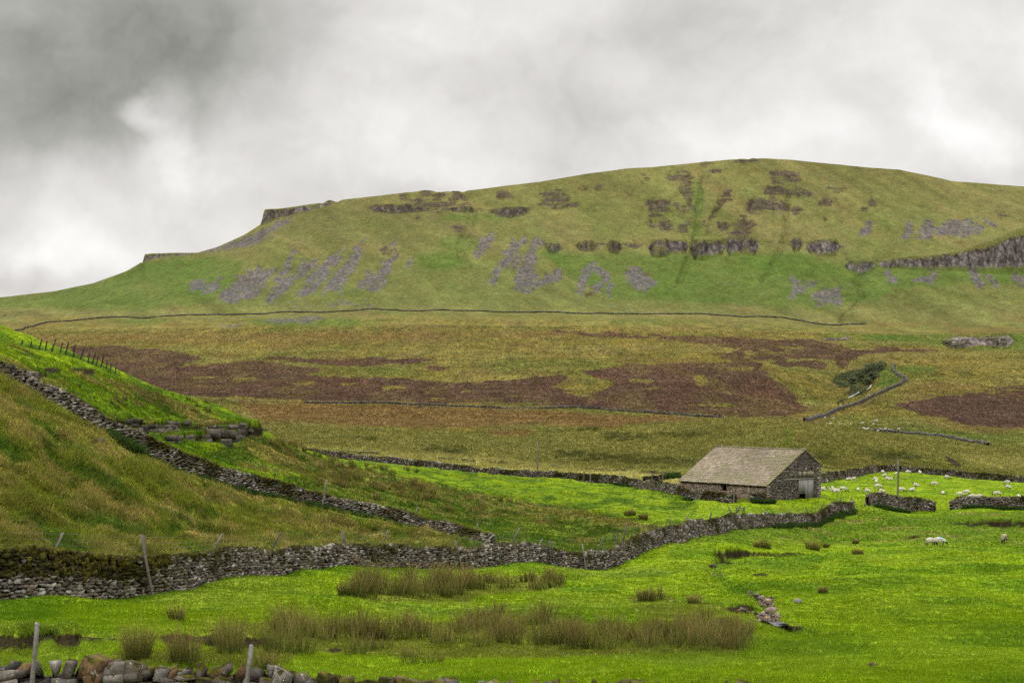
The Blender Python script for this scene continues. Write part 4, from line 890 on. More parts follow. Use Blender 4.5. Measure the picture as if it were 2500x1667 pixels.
fence('two weathered grey posts with rusty netting along the nearest wall', [(-420,1568,-415,1380,.06,0),(74,1568,86,1430,.052,0),(568,1572,578,1483,.050,0),(1180,1640,1186,1574,.05,0),(1800,1680,1806,1600,.05,0)], lambda X: 33.4, cols=((.24,.22,.20),),
      wires={'fr': (.02, .20, .38, .55, .72, .86), 'r': .0022, 'gap': .22, 'col': (.16,.09,.055)})
def pole(Xb, d, rt, r, label):
    x = X2x(Xb, d); z = hz(x, d); t_ = pix(Xb-.5, rt, d)
    b = empty('telegraph_pole', (x, d, z)); o = bar((0, 0, -.4), (t_.x-x, 0, t_.z-z), r, r*.7, name='pole_shaft', parent=b, col=(.21, .20, .15), sides=8)
    c = bar((t_.x-x, 0, t_.z-z-.02), (t_.x-x, 0, t_.z-z+.09), r*.85, r*.4, name='pole_cap', parent=b, col=(.12, .11, .10), sides=8)
    tag(b, label, 'pole')
pole(1235, 270, 1012, .14, 'bare wooden pole behind the pasture wall left of the barn')
pole(2062.5, 216, 1054, .15, 'bare wooden pole rising behind the short wall in the sheep pasture')
post_ = bar(pix(1989, 1176, 204.5), pix(1987, 1152, 204.5), .07, name='gate_post', col=(.3, .26, .2)); tag(post_, 'pale upright post at the left end of the short wall length', 'post')
print('fences done')

# small wooden hurdle in the field in front of the barn
x, y = at(1700, 1178, 160, 200); d = 163.0
root = empty('sheep_hurdle', (X2x(1700, d), d, hz(X2x(1700, d), d))); tag(root, 'small grey wooden hurdle behind the long wall below the barn', 'hurdle')
for a, b, nm in (((1691,1182),(1691,1163),'hurdle_post'),((1709,1182),(1709,1163),'hurdle_post'),((1690,1165),(1710,1167),'hurdle_rail'),((1690,1171),(1710,1172),'hurdle_rail')):
    q0, q1 = pix(*a, d), pix(*b, d)
    if nm == 'hurdle_post': q0.z = hz(q0.x, q0.y)-.1
    bar(q0, q1, .055 if nm == 'hurdle_post' else .04, name=nm, parent=root, col=(.10,.10,.09), loc=tuple(root.location))

# ================================================================ rock ledges on the knoll
BLK = [block(i) for i in range(10)]
def outcrop(name, segs, label, d0, d1, pal, depth=1.1, sc_=1.0):
    pos, sz, yaw, bcol = [], [], [], []
    for xa, xb, rt, rb in segs:
        X = xa
        while X < xb:
            x, y = at(X, rb, d0, d1); h = (rb-rt)/F*y; w = random.uniform(.35, .9)*sc_; z = -(rb-HR)/F*y; h *= random.uniform(.6, .95)
            nl = max(1, int(round(h/(.34*sc_))))
            if random.random() < .26: X += w*F/y; continue
            for k in range(nl if random.random() < .7 else max(1, nl-1)):
                ww = w*random.uniform(.8, 1.15)
                pos.append((x+ww/2+random.uniform(-.1, .1), y+depth*.60+random.uniform(-.2, .2)+k*.15, z+h*(k+.5)/nl)); sz.append((ww*1.08, depth*random.uniform(.8, 1.2), h/nl*1.04)); yaw.append(random.gauss(0, .1))
            pos.append((x+w/2, y+depth*.5, z-.35)); sz.append((w*1.3, depth*1.1, .8)); yaw.append(0)
            X += w*F/y
    pos, sz, yaw = np.array(pos), np.array(sz), np.array(yaw); n = len(pos)
    V, Fc, C, Mo = scatter(BLK, pos, sz, rots(yaw, rng.normal(0, .04, n), rng.normal(0, .05, n)), stone_cols(n, pal), np.clip(rng.uniform(.1, .6, n), 0, 1))
    c = pos.mean(0); o = mesh_np(name, V, Fc, M['rockmoss'], C, loc=tuple(c), extra={'moss': Mo}); tag(o, label, 'rock outcrop', 'rock ledges and scars')
rp = np.array([(.085,.070,.056),(.12,.10,.08),(.055,.045,.036),(.16,.135,.11)])
outcrop('rock_outcrop', [(266,313,959,984),(313,342,970,988),(342,382,974,984),(383,425,963,986),(439,470,979,986),(475,526,974,986),(529,551,968,986),(549,600,975,1002)], 'upper rock ledge under the turf edge of the left knoll', 130, 175, rp)
outcrop('rock_outcrop', [(382,412,999,1013),(425,479,996,1009),(475,542,992,1018),(540,556,994,1009)], 'lower stepped rock ledge on the left knoll', 128, 172, rp)
outcrop('rock_outcrop', [(0,34,836,868),(30,60,846,866),(60,82,852,864)], 'dark rock pile at the top end of the hillside wall', 115, 150, rp)
outcrop('rock_outcrop', [(215,243,1005,1018)], 'small pale rock poking out of rough grass beside the hillside wall', 100, 122, rp*2., .5)

outcrop('rock_outcrop', [(2180,2196,780,790),(2190,2212,774,800),(2212,2238,774,788),(2240,2262,772,781),(2262,2284,772,784),(2284,2312,775,796)], 'pale broken limestone scar in the green terrace at right', 1150, 1600, rp*2.6, 4.0, 6.0)
outcrop('rock_outcrop', [(1892,1903,775,781),(1909,1922,774,783),(1930,1940,776,781)], 'small pale limestone blocks left along the green terrace', 1150, 1600, rp*2.8, 3.0, 6.0)
# ================================================================ barn
Z0 = -13.25
bx, by = X2x(1761, 200), 200.0; brot = math.atan2(8.9, 12.0)
barn = empty('stone_barn', (bx, by, Z0), brot); tag(barn, 'large old stone barn with long sagging stone slate roof and grey door', 'barn')
GW, BL = 9.0, 14.9; RW, RH, EL, ER = 6.3, 6.1, 2.1, 4.2
def roofz(w): return EL+(RH-EL)*w/RW if w <= RW else RH+(ER-RH)*(w-RW)/(GW-RW)
def cells(name, L_, top, opens, thick, axis, at0, mat, col, parent):
    """wall of a given length with rectangular openings; axis 'x' gable or 'y' side"""
    br = sorted(set([0, L_]+[o for op in opens for o in op[:2]]+([RW] if axis == 'x' else []))); V, Q = [], []
    def quadbox(a, b, z0a, z1a, z1b):
        k = len(V)
        for (s, t_) in ((a, 0), (b, 0), (b, 1), (a, 1)):
            pt = (s, at0+t_*thick) if axis == 'x' else (at0+t_*thick, s)
            V.append((*pt, z0a))
        for (s, t_, zz) in ((a, 0, z1a), (b, 0, z1b), (b, 1, z1b), (a, 1, z1a)):
            pt = (s, at0+t_*thick) if axis == 'x' else (at0+t_*thick, s)
            V.append((*pt, zz))
        for f in ((0,1,5,4),(1,2,6,5),(2,3,7,6),(3,0,4,7),(4,5,6,7),(3,2,1,0)): Q.append([k+i for i in f])
    for a, b in zip(br[:-1], br[1:]):
        ops = sorted([(o[2], o[3]) for o in opens if o[0] <= a+1e-6 and o[1] >= b-1e-6]); z = -1.0
        for o0, o1 in ops:
            if o0 > z: quadbox(a, b, z, o0, o0)
            z = o1
        quadbox(a, b, z, top(a), top(b))
    V = np.array(V, float); return mesh_np(name, V, np.array(Q), mat, np.tile(col, (len(V), 1)), parent=parent)
def face_stones(L_, top, opens, axis, at0, outward, pal, parent, name='stone_facing', Ls=.34, ch=.17, h0=-.6):
    pos, sz = [], []; z = h0
    while z < RH:
        s = random.uniform(-.2, 0)
        while s < L_:
            w = random.uniform(.5, 1.6)*Ls; c = s+w/2; zc = z+ch/2
            if 0.02 < c < L_-.02 and zc < top(c)-.08 and not any(o[0]-.03 < c < o[1]+.03 and o[2]-.02 < zc < o[3]+.05 for o in opens):
                off = at0+outward*random.uniform(-.02, .03); pos.append((c, off, zc) if axis == 'x' else (off, c, zc)); sz.append((w*1.08, .14, ch*random.uniform(.8, 1.15)) if axis == 'x' else (.14, w*1.08, ch*random.uniform(.8, 1.15)))
            s += w
        z += ch
    pos, sz = np.array(pos), np.array(sz); n = len(pos)
    V, Fc, C, Mo = scatter(TPL, pos, sz, rots(rng.normal(0, .03, n), rng.normal(0, .06, n), rng.normal(0, .04, n)), stone_cols(n, pal, .22), rng.uniform(0, .35, n))
    return mesh_np(name, V, Fc, M['bstone'], C, parent=parent, extra={'moss': Mo})
M['bstone'] = attr_material('barn_stone', .92, 1.6, .32, bump=(8.0, .05), moss=(.9, (.060, .050, .035), (.10, .085, .055)))
M['mortar'] = attr_material('barn_mortar', .95, 3.0, .3)
M['slate'] = attr_material('roof_slate', .9, 2.4, .24, bump=(6.0, .04))
gop = [(5.29, 7.74, -1, 2.5), (1.85, 2.15, 1.4, 2.35)]; sop = [(6.65, 7.75, 1.03, 1.9), (2.55, 2.8, 1.35, 1.72)]
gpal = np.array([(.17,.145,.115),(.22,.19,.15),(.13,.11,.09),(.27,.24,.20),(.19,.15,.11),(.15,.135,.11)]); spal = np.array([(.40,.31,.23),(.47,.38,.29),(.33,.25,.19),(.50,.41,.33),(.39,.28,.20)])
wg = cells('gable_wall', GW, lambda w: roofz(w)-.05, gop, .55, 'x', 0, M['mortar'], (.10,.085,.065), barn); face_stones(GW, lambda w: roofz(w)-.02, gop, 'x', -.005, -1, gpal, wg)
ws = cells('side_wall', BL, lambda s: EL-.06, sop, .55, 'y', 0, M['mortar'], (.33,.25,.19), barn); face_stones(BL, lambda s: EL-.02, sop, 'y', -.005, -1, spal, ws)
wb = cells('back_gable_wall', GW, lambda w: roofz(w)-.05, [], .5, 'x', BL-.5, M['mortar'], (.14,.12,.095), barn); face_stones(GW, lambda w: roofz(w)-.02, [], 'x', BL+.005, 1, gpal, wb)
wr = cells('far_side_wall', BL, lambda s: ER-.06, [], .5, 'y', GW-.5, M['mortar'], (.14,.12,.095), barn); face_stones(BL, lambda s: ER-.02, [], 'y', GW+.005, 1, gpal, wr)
def boxes(name, bxs, mat, cols, parent, jit=0):
    V, Q = [], []; C = []
    for i, (c, s) in enumerate(bxs):
        k = len(V)
        for dz in (-.5, .5):
            for dx, dy in ((-.5,-.5),(.5,-.5),(.5,.5),(-.5,.5)): V.append([c[0]+dx*s[0]+random.uniform(-jit, jit), c[1]+dy*s[1]+random.uniform(-jit, jit), c[2]+dz*s[2]+random.uniform(-jit, jit)]); C.append(cols[i] if isinstance(cols, list) else cols)
        for f in ((0,3,2,1),(4,5,6,7),(0,1,5,4),(1,2,6,5),(2,3,7,6),(3,0,4,7)): Q.append([k+j for j in f])
    return mesh_np(name, np.array(V), np.array(Q), mat, np.array(C, float), parent=parent)
def boxes_each(name, bxs, mat, col, parent, jit=0):
    for q in bxs: boxes(name, [q], mat, col, parent, jit)
# quoins and dressings
def quoins(w_in, s_sign, H):
    b, c = [], []; z = -.3; k = 0
    while z < H-.1:
        h = random.uniform(.24, .34); l = .62 if k % 2 else .36; b.append(((w_in+s_sign*l/2, -.03, z+h/2), (l, .16, h-.02))); c.append(tuple(np.array((.30,.265,.215))*random.uniform(.75, 1.15))); z += h; k += 1
    return b, c
b_, c_ = quoins(GW+.03, -1, ER); boxes('quoin_stones', b_, M['bstone'], c_, wg, .012)
b_, c_ = quoins(-.04, 1, EL-.05); boxes('quoin_stones', b_, M['bstone'], c_, wg, .012)
b_, c_ = [], []
for i in range(11):
    if i in (2,): continue
    b_.append(((5.3+.235*i, -.045, 3.14+.05*math.sin(i/10*math.pi)), (.17, .14, .52+.05*(i % 3)))); c_.append(tuple(np.array((.34,.29,.185))*random.uniform(.75, 1.1)))
b_.append(((6.5, -.045, 3.75), (.28, .13, .28))); c_.append((.38,.35,.30))
boxes('relieving_arch', b_, M['bstone'], c_, wg, .02)
boxes('door_lintel', [((5.35, -.07, 2.59), (5.2, .14, .13))], M['wood'], (.30,.29,.22), wg, .01)
dr = empty('barn_door', (5.30, -.075, 0)); dr.parent = barn
pl, pc = [], []
for i in range(9):
    w0 = .02+.268*i; z0_ = .82 if w0 < 1.0 else .06
    pl.append(((w0+.13, -.01*(i % 2), (z0_+2.48)/2), (.255, .035, 2.48-z0_))); pc.append(tuple(np.array((.30,.30,.30) if random.random() < .7 else (.34,.30,.26))*random.uniform(.8, 1.12)))
boxes('door_planks', pl, M['wood'], pc, dr, .006); boxes_each('door_rail', [((1.22, .035, 2.2), (2.4, .04, .14)), ((1.22, .035, 1.0), (2.4, .04, .14))], M['wood'], (.2,.19,.18), dr)
boxes_each('door_jamb', [((-.06, .0, 1.2), (.10, .12, 2.55)), ((2.47, .0, 1.2), (.08, .12, 2.55))], M['wood'], (.16,.145,.13), dr)
boxes_each('slit_window_frame', [((1.87, .06, 1.87), (.05, .08, .95)), ((2.13, .06, 1.87), (.05, .08, .95)), ((2.0, .07, 1.87), (.05, .05, .95))], M['wood'], (.22,.22,.21), wg)
boxes_each('slit_window_lintel', [((2.0, -.035, 2.45), (.62, .12, .16)), ((2.0, -.035, 1.32), (.5, .12, .12))], M['bstone'], (.27,.24,.2), wg, .01)
boxes_each('loading_hole_frame', [((-.02, 6.63, 1.45), (.14, .10, .95)), ((-.02, 7.80, 1.45), (.14, .10, .95)), ((-.02, 7.2, .97), (.16, 1.3, .10))], M['bstone'], (.32,.27,.2), ws, .01)
boxes_each('door_jamb', [((-.05, 2.9, .9), (.16, .28, 2.3))], M['bstone'], (.42,.33,.22), ws, .02)
boxes('downpipe', [((-.10, .08, .9), (.07, .07, 2.4))], M['wood'], (.16,.10,.07), ws)
boxes('floor', [((GW/2, BL/2, -.05), (GW-1.2, BL-1.2, .1))], M['wood'], (.05,.04,.03), barn)
# stone slate roof
def roof():
    V, Q, C = [], [], []
    def slate(p, e, u, n_, w, l, th, col):
        k = len(V)
        for a in (0, 1):
            for (s, t_) in ((0, 0), (w, 0), (w, l), (0, l)):
                V.append(tuple(p+e*s+u*t_+n_*(th*a-(t_/l)*th*1.3))); C.append(col)
        for f in ((0,3,2,1),(4,5,6,7),(0,1,5,4),(1,2,6,5),(2,3,7,6),(3,0,4,7)): Q.append([k+j for j in f])
    e = Vector((0, 1, 0))
    for side in (0, 1):
        if side == 0: u = Vector((RW, 0, RH-EL)).normalized(); p0 = Vector((-.32, -.18, EL-.32*(RH-EL)/RW+.02)); Ls_ = (Vector((RW, 0, RH))-Vector((-.32, 0, EL-.2))).length
        else: u = Vector((-(GW-RW), 0, RH-ER)).normalized(); p0 = Vector((GW+.25, -.18, ER-.25*(RH-ER)/(GW-RW)+.02)); Ls_ = (Vector((RW, 0, RH))-Vector((GW+.25, 0, ER-.18))).length
        n_ = u.cross(e).normalized(); n_ = n_ if n_.z > 0 else -n_
        t_ = 0; k = 0
        while t_ < Ls_-.05:
            g_ = .40-.17*(t_/Ls_); y = random.uniform(-.05, .0)
            while y < BL+.36:
                w = random.uniform(.28, .62)*(1-.25*t_/Ls_); w = min(w, BL+.36-y+.02); sag = -.10*math.sin(math.pi*y/BL)*math.sin(math.pi*min(1, t_/Ls_))-.05*float(vnoise(np.array([y/2.5]), np.array([t_/2.0+side*9]), 5)[0])
                p = p0+u*(t_+random.uniform(-.025, .025))+e*y+n_*(sag+random.uniform(0, .012))
                pal = ((.40,.33,.25),(.45,.38,.29),(.34,.28,.22),(.50,.43,.34),(.42,.36,.22),(.37,.30,.26)); c = (np.array(random.choice(pal))*.55+np.array((.43, .34, .24))*.45)*random.uniform(.86, 1.1)*(.85+.3*float(vnoise(np.array([y/3.1]), np.array([t_/2.2]), 77)[0]))
                lich = float(vnoise(np.array([y/1.6]), np.array([t_/1.2]), 12)[0])
                if (y < .5 or t_ > Ls_-.5) and random.random() < .7: c = c*.45+np.array((.27,.25,.10))*.55
                elif lich > .62: c = c*.55+np.array((.28,.27,.13))*.45
                slate(p, e, u, n_, w-.012, min(g_*1.9, Ls_-t_+.1), .045, tuple(c))
                y += w
            t_ += g_; k += 1
    V = np.array([v[:] for v in V]); return mesh_np('roof', V, np.array(Q), M['slate'], np.array(C, float), parent=barn)
rf = roof()
rb_, rc_ = [], []; y = -.2
while y < BL+.15:
    l = random.uniform(.45, .7); zz = RH+.03-.07*math.sin(math.pi*y/BL); rb_.append(((RW, y+l/2, zz), (.34, l-.02, .13))); rc_.append(tuple(np.array((.33,.31,.20))*random.uniform(.75, 1.15))); y += l
boxes('ridge_stones', rb_, M['slate'], rc_, rf, .015)
Vr = []; # roof timbers deck just under the slates
for yy in (.05, BL-.05): Vr += [(-.1, yy, EL-.1), (RW, yy, RH-.12), (GW+.1, yy, ER-.12), (GW+.1, yy, ER-.2), (RW, yy, RH-.2), (-.1, yy, EL-.18)]
mesh_np('roof_deck', np.array(Vr)-np.array([0, 0, .22]), np.array([(0,1,7,6),(1,2,8,7),(2,3,9,8),(3,4,10,9),(4,5,11,10),(5,0,6,11),(0,5,4,1),(1,4,3,2),(6,7,10,11),(7,8,9,10)]), M['wood'], np.tile((.05,.04,.03), (12, 1)), parent=rf)

# gate between the yard wall and the wall stub
gp0, gp1 = pix(1686, 1151, 199.3), pix(1721, 1153, 199.3)
gate = empty('field_gate', (gp0.x, gp0.y, hz(gp0.x, gp0.y)+.0)); tag(gate, 'rusty wire gate between two timber posts beside the barn', 'gate'); gl = tuple(gate.location)
bar((gp0.x, gp0.y, gl[2]-.3), (gp0.x, gp0.y, gl[2]+1.62), .11, name='gate_post', parent=gate, col=(.18,.17,.11), loc=gl); bar((gp1.x, gp1.y, gl[2]-.3), (gp1.x, gp1.y, gl[2]+1.68), .13, name='gate_post', parent=gate, col=(.20,.20,.12), loc=gl)
for k in range(6): bar((gp0.x, gp0.y-.02, gl[2]+.2+k*.2), (gp1.x, gp1.y-.02, gl[2]+.2+k*.2), .014 if k < 5 else .03, name='gate_bar', parent=gate, col=(.15,.09,.06), loc=gl, jag=0)
for k in range(5):
    q = gp0.lerp(gp1, (k+1)/6); bar((q.x, q.y-.04, gl[2]+.15), (q.x, q.y-.04, gl[2]+1.22), .014, name='gate_upright', parent=gate, col=(.15,.09,.06), loc=gl, jag=0)
print('barn done')

# ================================================================ sheep
def sheep_mesh(kind):
    if kind == 'lying': J = {'r': (-.42,0,.27,.20), 'm': (-.05,0,.29,.25), 'c': (.30,0,.29,.21), 'n': (.46,0,.46,.12), 'h': (.56,0,.60,.078), 'z': (.72,0,.54,.045)}
    elif kind == 'standing': J = {'r': (-.42,0,.60,.21), 'm': (-.05,0,.59,.25), 'c': (.32,0,.60,.21), 'n': (.50,0,.78,.12), 'h': (.60,0,.93,.078), 'z': (.77,0,.87,.045)}
    else: J = {'r': (-.42,0,.60,.21), 'm': (-.05,0,.60,.25), 'c': (.32,0,.57,.21), 'n': (.54,0,.42,.12), 'h': (.68,0,.24,.078), 'z': (.80,0,.10,.045)}
    vs, es, rs, ix = [], [], [], {}
    def add(k, p, r, par=None):
        ix[k] = len(vs); vs.append(p); rs.append(r)
        if par is not None: es.append((ix[par], ix[k]))
    prev = None
    for k in 'rmcnhz': add(k, J[k][:3], J[k][3], prev); prev = k
    hx, hy, hzz = J['h'][:3]
    for s in (-1, 1):
        add('e%d' % s, (hx-.03, s*.12, hzz+.03), .022, 'h')
        if kind == 'lying':
            add('fa%d' % s, (.36, s*.16, .12), .07, 'c'); add('fb%d' % s, (.54, s*.15, .06), .035, 'fa%d' % s)
            add('ha%d' % s, (-.40, s*.20, .12), .09, 'r'); add('hb%d' % s, (-.14, s*.24, .05), .035, 'ha%d' % s)
        else:
            add('fa%d' % s, (.30, s*.12, .38), .075, 'c'); add('fb%d' % s, (.32, s*.12, .20), .036, 'fa%d' % s); add('fc%d' % s, (.31, s*.12, .02), .032, 'fb%d' % s)
            add('ha%d' % s, (-.42, s*.13, .40), .095, 'r'); add('hb%d' % s, (-.50, s*.13, .22), .038, 'ha%d' % s); add('hc%d' % s, (-.46, s*.13, .02), .032, 'hb%d' % s)
    add('t', (-.60, 0, J['r'][2]-.03), .07, 'r')
    me = bpy.data.meshes.new('sk'); me.from_pydata(vs, es, []); o = bpy.data.objects.new('sk', me); COL.objects.link(o)
    md = o.modifiers.new('s', 'SKIN'); md.use_smooth_shade = True
    for i, sv in enumerate(me.skin_vertices[0].data): sv.radius = (rs[i], rs[i]*(1.12 if i < 3 else 1)); sv.use_root = i == 0
    ss = o.modifiers.new('u', 'SUBSURF'); ss.levels = 2; ss.render_levels = 2
    dg = bpy.context.evaluated_depsgraph_get(); ev = o.evaluated_get(dg); nm = bpy.data.meshes.new_from_object(ev); nm.name = 'sheep_'+kind
    n = len(nm.vertices); co = np.zeros(n*3); nm.vertices.foreach_get('co', co); co = co.reshape(-1, 3)
    nz = np.zeros(n*3); nm.vertex_normals.foreach_get('vector', nz); nz = nz.reshape(-1, 3)
    head = (np.linalg.norm(co-np.array(J['h'][:3]), axis=1) < .16) | (np.linalg.norm(co-np.array(J['z'][:3]), axis=1) < .12) | ((np.abs(co[:, 1]) > .07) & (np.linalg.norm(co-np.array([hx, 0, hzz]), axis=1) < .18))
    tip = np.linalg.norm(co-np.array(J['z'][:3]), axis=1) < .05
    legs = (co[:, 2] < (.30 if kind != 'lying' else .075)) & (~head)
    wool = ~(head | legs); co[wool] += nz[wool]*(fbm(co[wool][:, 0]*9, co[wool][:, 1]*9+co[wool][:, 2]*7, 5, 3)[:, None]*.025+.01)
    nm.vertices.foreach_set('co', co.ravel())
    c = np.ones((n, 4), np.float32); c[:, :3] = (.62, .57, .47); c[head, :3] = (.035, .03, .028); c[legs, :3] = (.10, .09, .08); c[tip, :3] = (.35, .33, .30)
    a = nm.color_attributes.new('col', 'FLOAT_COLOR', 'POINT'); a.data.foreach_set('color', c.ravel())
    nm.materials.clear(); nm.materials.append(M['wool']); bpy.data.objects.remove(o); return nm, co
SH = {k: sheep_mesh(k) for k in ('grazing', 'standing', 'lying')}
def variant(kind, fn):
    nm = SH[kind][0].copy(); co = SH[kind][1]; a = nm.color_attributes['col']; c = np.zeros(len(co)*4, np.float32); a.data.foreach_get('color', c); c = c.reshape(-1, 4); fn(co, c); a.data.foreach_set('color', c.ravel()); return nm
def blue(co, c): m = (co[:, 0] > .05) & (co[:, 0] < .38) & (co[:, 2] > .62); c[m, :3] = (.25, .55, .70)
def grubby(co, c): m = (co[:, 0] > .02) & (co[:, 2] < .75) & (c[:, 0] > .3); c[m, :3] *= np.array((.42, .36, .30)); m = c[:, 0] > .3; c[m, :3] *= np.array((.92, .84, .72))
def sheep(X, R, kind, head, label, mesh=None, sc=1.0, group='sheep in the walled pasture', dmin=130, dmax=330, jit=.35):
    x, y = at(X, R, dmin, dmax); o = bpy.data.objects.new('sheep', mesh or SH[kind][0]); COL.objects.link(o)
    nrm = height(np.array([x, x+.6, x]), np.array([y, y, y+.6])); sx_, sy_ = (nrm[1]-nrm[0])/.6, (nrm[2]-nrm[0])/.6
    q = Vector((-sx_*.7, -sy_*.7, 1)).normalized().to_track_quat('Z', 'Y').to_euler()
    M4 = Matrix.Rotation(math.atan2(-sx_, 1)*-.7*-1 if False else 0, 4, 'X')
    o.location = (x, y, float(nrm[0])+.0); o.rotation_euler = (0, -math.atan(sx_*math.cos(math.radians(head))+sy_*math.sin(math.radians(head))), math.radians(head)+random.uniform(-jit, jit))
    o.scale = (sc, sc, sc); tag(o, label, 'sheep', group); return o
FG = 'sheep in the near right pasture'
sheep(2138,1253,'grazing',25,'white sheep grazing in the near pasture, overlapping the blue marked sheep', sc=.95, group=FG, dmin=100, jit=0)
sheep(2158,1252,'grazing',-28,'white sheep with a pale blue mark on its shoulder', mesh=variant('grazing', blue), sc=.95, group=FG, dmin=100, jit=0)
sheep(2306,1246,'grazing',-120,'grubby fawn sheep grazing alone near the right edge', mesh=variant('grazing', grubby), sc=.98, group=FG, dmin=100, jit=0)
for X, R, k, hd, lb in (
 (1910,1124,'lying',20,'sheep lying at the back of the little cluster beside the barn'), (1914,1128,'lying',160,'black faced sheep lying in the middle of the cluster beside the barn'), (1922,1130,'lying',10,'sheep lying flat at the front of the cluster beside the barn'),
 (1937,1129,'grazing',0,'large sheep grazing at the right of the cluster beside the barn'), (1971,1127,'lying',95,'lone sheep lying on open grass right of the barn cluster'), (1992,1129,'lying',190,'low lying lamb with dark head between barn and pole'),
 (1949,1102,'lying',10,'sheep lying below the far wall, left one of a pair'), (1960,1101,'lying',0,'sheep lying below the far wall, right one of a pair'), (1889,1126,'lying',5,'sheep half hidden by the right corner of the barn'),
 (1896,1107,'lying',0,'sheep lying at the foot of the far wall close to the barn'), (2011,1102,'lying',150,'small dark faced sheep below the bend of the far wall'), (2013,1112,'standing',88,'sheep standing with its rump towards the viewer'),
 (2017,1122,'grazing',-25,'sheep grazing head down just below the rump facing one'), (2025,1130,'lying',180,'long low sheep lying behind the grazing sheep near the pole'), (2020,1142,'grazing',180,'sheep grazing just above the left end of the short wall length'),
 (2027,1088,'grazing',-70,'sheep grazing tight under the bend of the far wall'), (2032,1093,'lying',0,'sheep lying just in front of the one under the wall bend'), (2039,1101,'lying',175,'left one of two sheep lying side by side upfield'),
 (2047,1102,'lying',-20,'right one of two sheep lying side by side upfield'), (2060,1089,'lying',0,'sheep lying upfield partly behind the pole'), (2071,1130,'grazing',-10,'sheep grazing immediately right of the pole'),
 (2086,1088,'grazing',-5,'sheep grazing beside the far wall right of the pole'), (2095,1127,'lying',5,'sheep lying on the grass second to the right of the pole'), (2104,1116,'lying',175,'dark faced sheep lying in the middle of the pasture'),
 (2113,1090,'standing',85,'sheep seen from behind close under the far wall'), (2146,1116,'grazing',180,'sheep grazing to the left alone in mid pasture'), (2166,1135,'lying',60,'small sheep lying behind the gap between the two walls'),
 (2175,1100,'grazing',-8,'sheep grazing to the right close to the far wall posts'), (2206,1141,'grazing',-20,'sheep grazing above the left end of the right hand wall'), (2220,1136,'grazing',-50,'sheep grazing a little upfield of the right hand wall'),
 (2234,1146,'grazing',0,'sheep whose back just shows over the right hand wall'), (2249,1146,'grazing',175,'sheep half hidden behind the right hand wall'), (2290,1139,'grazing',195,'dark headed sheep grazing near the right side of the pasture'),
 (2313,1112,'grazing',180,'sheep grazing upfield at the right under the far wall'), (2315,1120,'lying',160,'sheep lying just below the grazing one at upper right'), (2340,1149,'standing',90,'rightmost sheep seen from behind over the wall')):
    sheep(X, R, k, hd, lb, sc=.90 if k != 'lying' else .85)
for i, (a, b) in enumerate(((792,813),(840,848),(760,860),(770,857),(930,860),(1028,853),(1120,862),(1147,828),(1130,835),(1035,895),(1050,897),(1072,900),(1120,908),(1155,912),(1215,903),(1245,910),(1270,918),(1325,903),(1180,905),(720,803))):
    sheep(a*.28+1693.4, b*.28+733.8+1, ('grazing', 'lying', 'standing')[i % 3], random.choice((0, 180, 90, -30)), 'tiny white sheep far off in the valley beyond the barn', sc=1.05, group='distant flock in the valley', dmin=430, dmax=900)
print('sheep done')

# ================================================================ stones and water of the stream
def rock(X, R, s, label, col=(.26,.20,.16), d0=40, d1=150, grp='stones in the stream bed'):
    x, y = at(X, R, d0, d1); V, Fc = random.choice(BIG); sz = np.array([s*random.uniform(1, 1.4), s, s*random.uniform(.6, .85)])
    v = V*sz; C = np.tile(col, (len(v), 1))*(1+rng.uniform(-.1, .1, (len(v), 1)))
    o = mesh_np('stream_stone', v, Fc, M['bigstone'], C, extra={'moss': np.zeros(len(v))}); o.location = (x, y, hz(x, y)+sz[2]*.22); o.rotation_euler = (0, 0, random.uniform(0, 6)); tag(o, label, 'stone', grp)
rock(1764,1385,.42,'pale tan boulder in the upper stony patch of the stream',(.36,.28,.21)); rock(1748,1374,.28,'rounded pinkish stone at the upper edge of the stream',(.32,.25,.21)); rock(1739,1366,.20,'small pale stone highest up the stream bed')
rock(1773,1406,.46,'big pinkish boulder on the lower stone bank',(.28,.20,.17)); rock(1783,1414,.34,'angular brown block right of the pinkish boulder',(.25,.18,.14)); rock(1757,1411,.32,'flat pale slab on the left of the lower stone bank',(.36,.28,.22)); rock(1765,1423,.34,'reddish slab at the water edge of the lower stone bank',(.34,.22,.14)); rock(1832,1384,.36,'grey rock lying alone in the grass right of the stream',(.24,.22,.20), grp=None)
rock(2004,1556,.2,'dark brown stump like stone at the bottom edge', (.09,.06,.04), grp=None)
def gravel():
    pts = []
    for (X0, X1, R0, R1, n) in ((1744,1776,1372,1393,90),(1740,1790,1408,1430,120),(1718,1742,1360,1370,16),(1695,1730,1398,1408,10),(1630,1660,1318,1324,12),(1637,1652,1296,1302,8)):
        for _ in range(n):
            X, R = random.uniform(X0, X1), random.uniform(R0, R1); pts.append((*at(X, R, 45, 130), random.uniform(.04, .15)))
    p = np.array(pts); z = height(p[:, 0], p[:, 1]); n = len(p); s = p[:, 2:3]
    V, Fc, C, Mo = scatter(TPL, np.stack([p[:, 0], p[:, 1], z+p[:, 2]*.2], 1), np.hstack([s*1.4, s*1.2, s*.8]), rots(rng.uniform(0, 6, n), rng.normal(0, .3, n), rng.normal(0, .3, n)), stone_cols(n, np.array([(.22,.17,.13),(.17,.13,.10),(.28,.225,.17),(.21,.15,.10),(.14,.12,.10)])), np.zeros(n))
    o = mesh_np('gravel', V, Fc, M['bigstone'], C, extra={'moss': Mo}); tag(o, 'pinkish stones and gravel in the stream bed', None, None, 'stuff')
gravel()
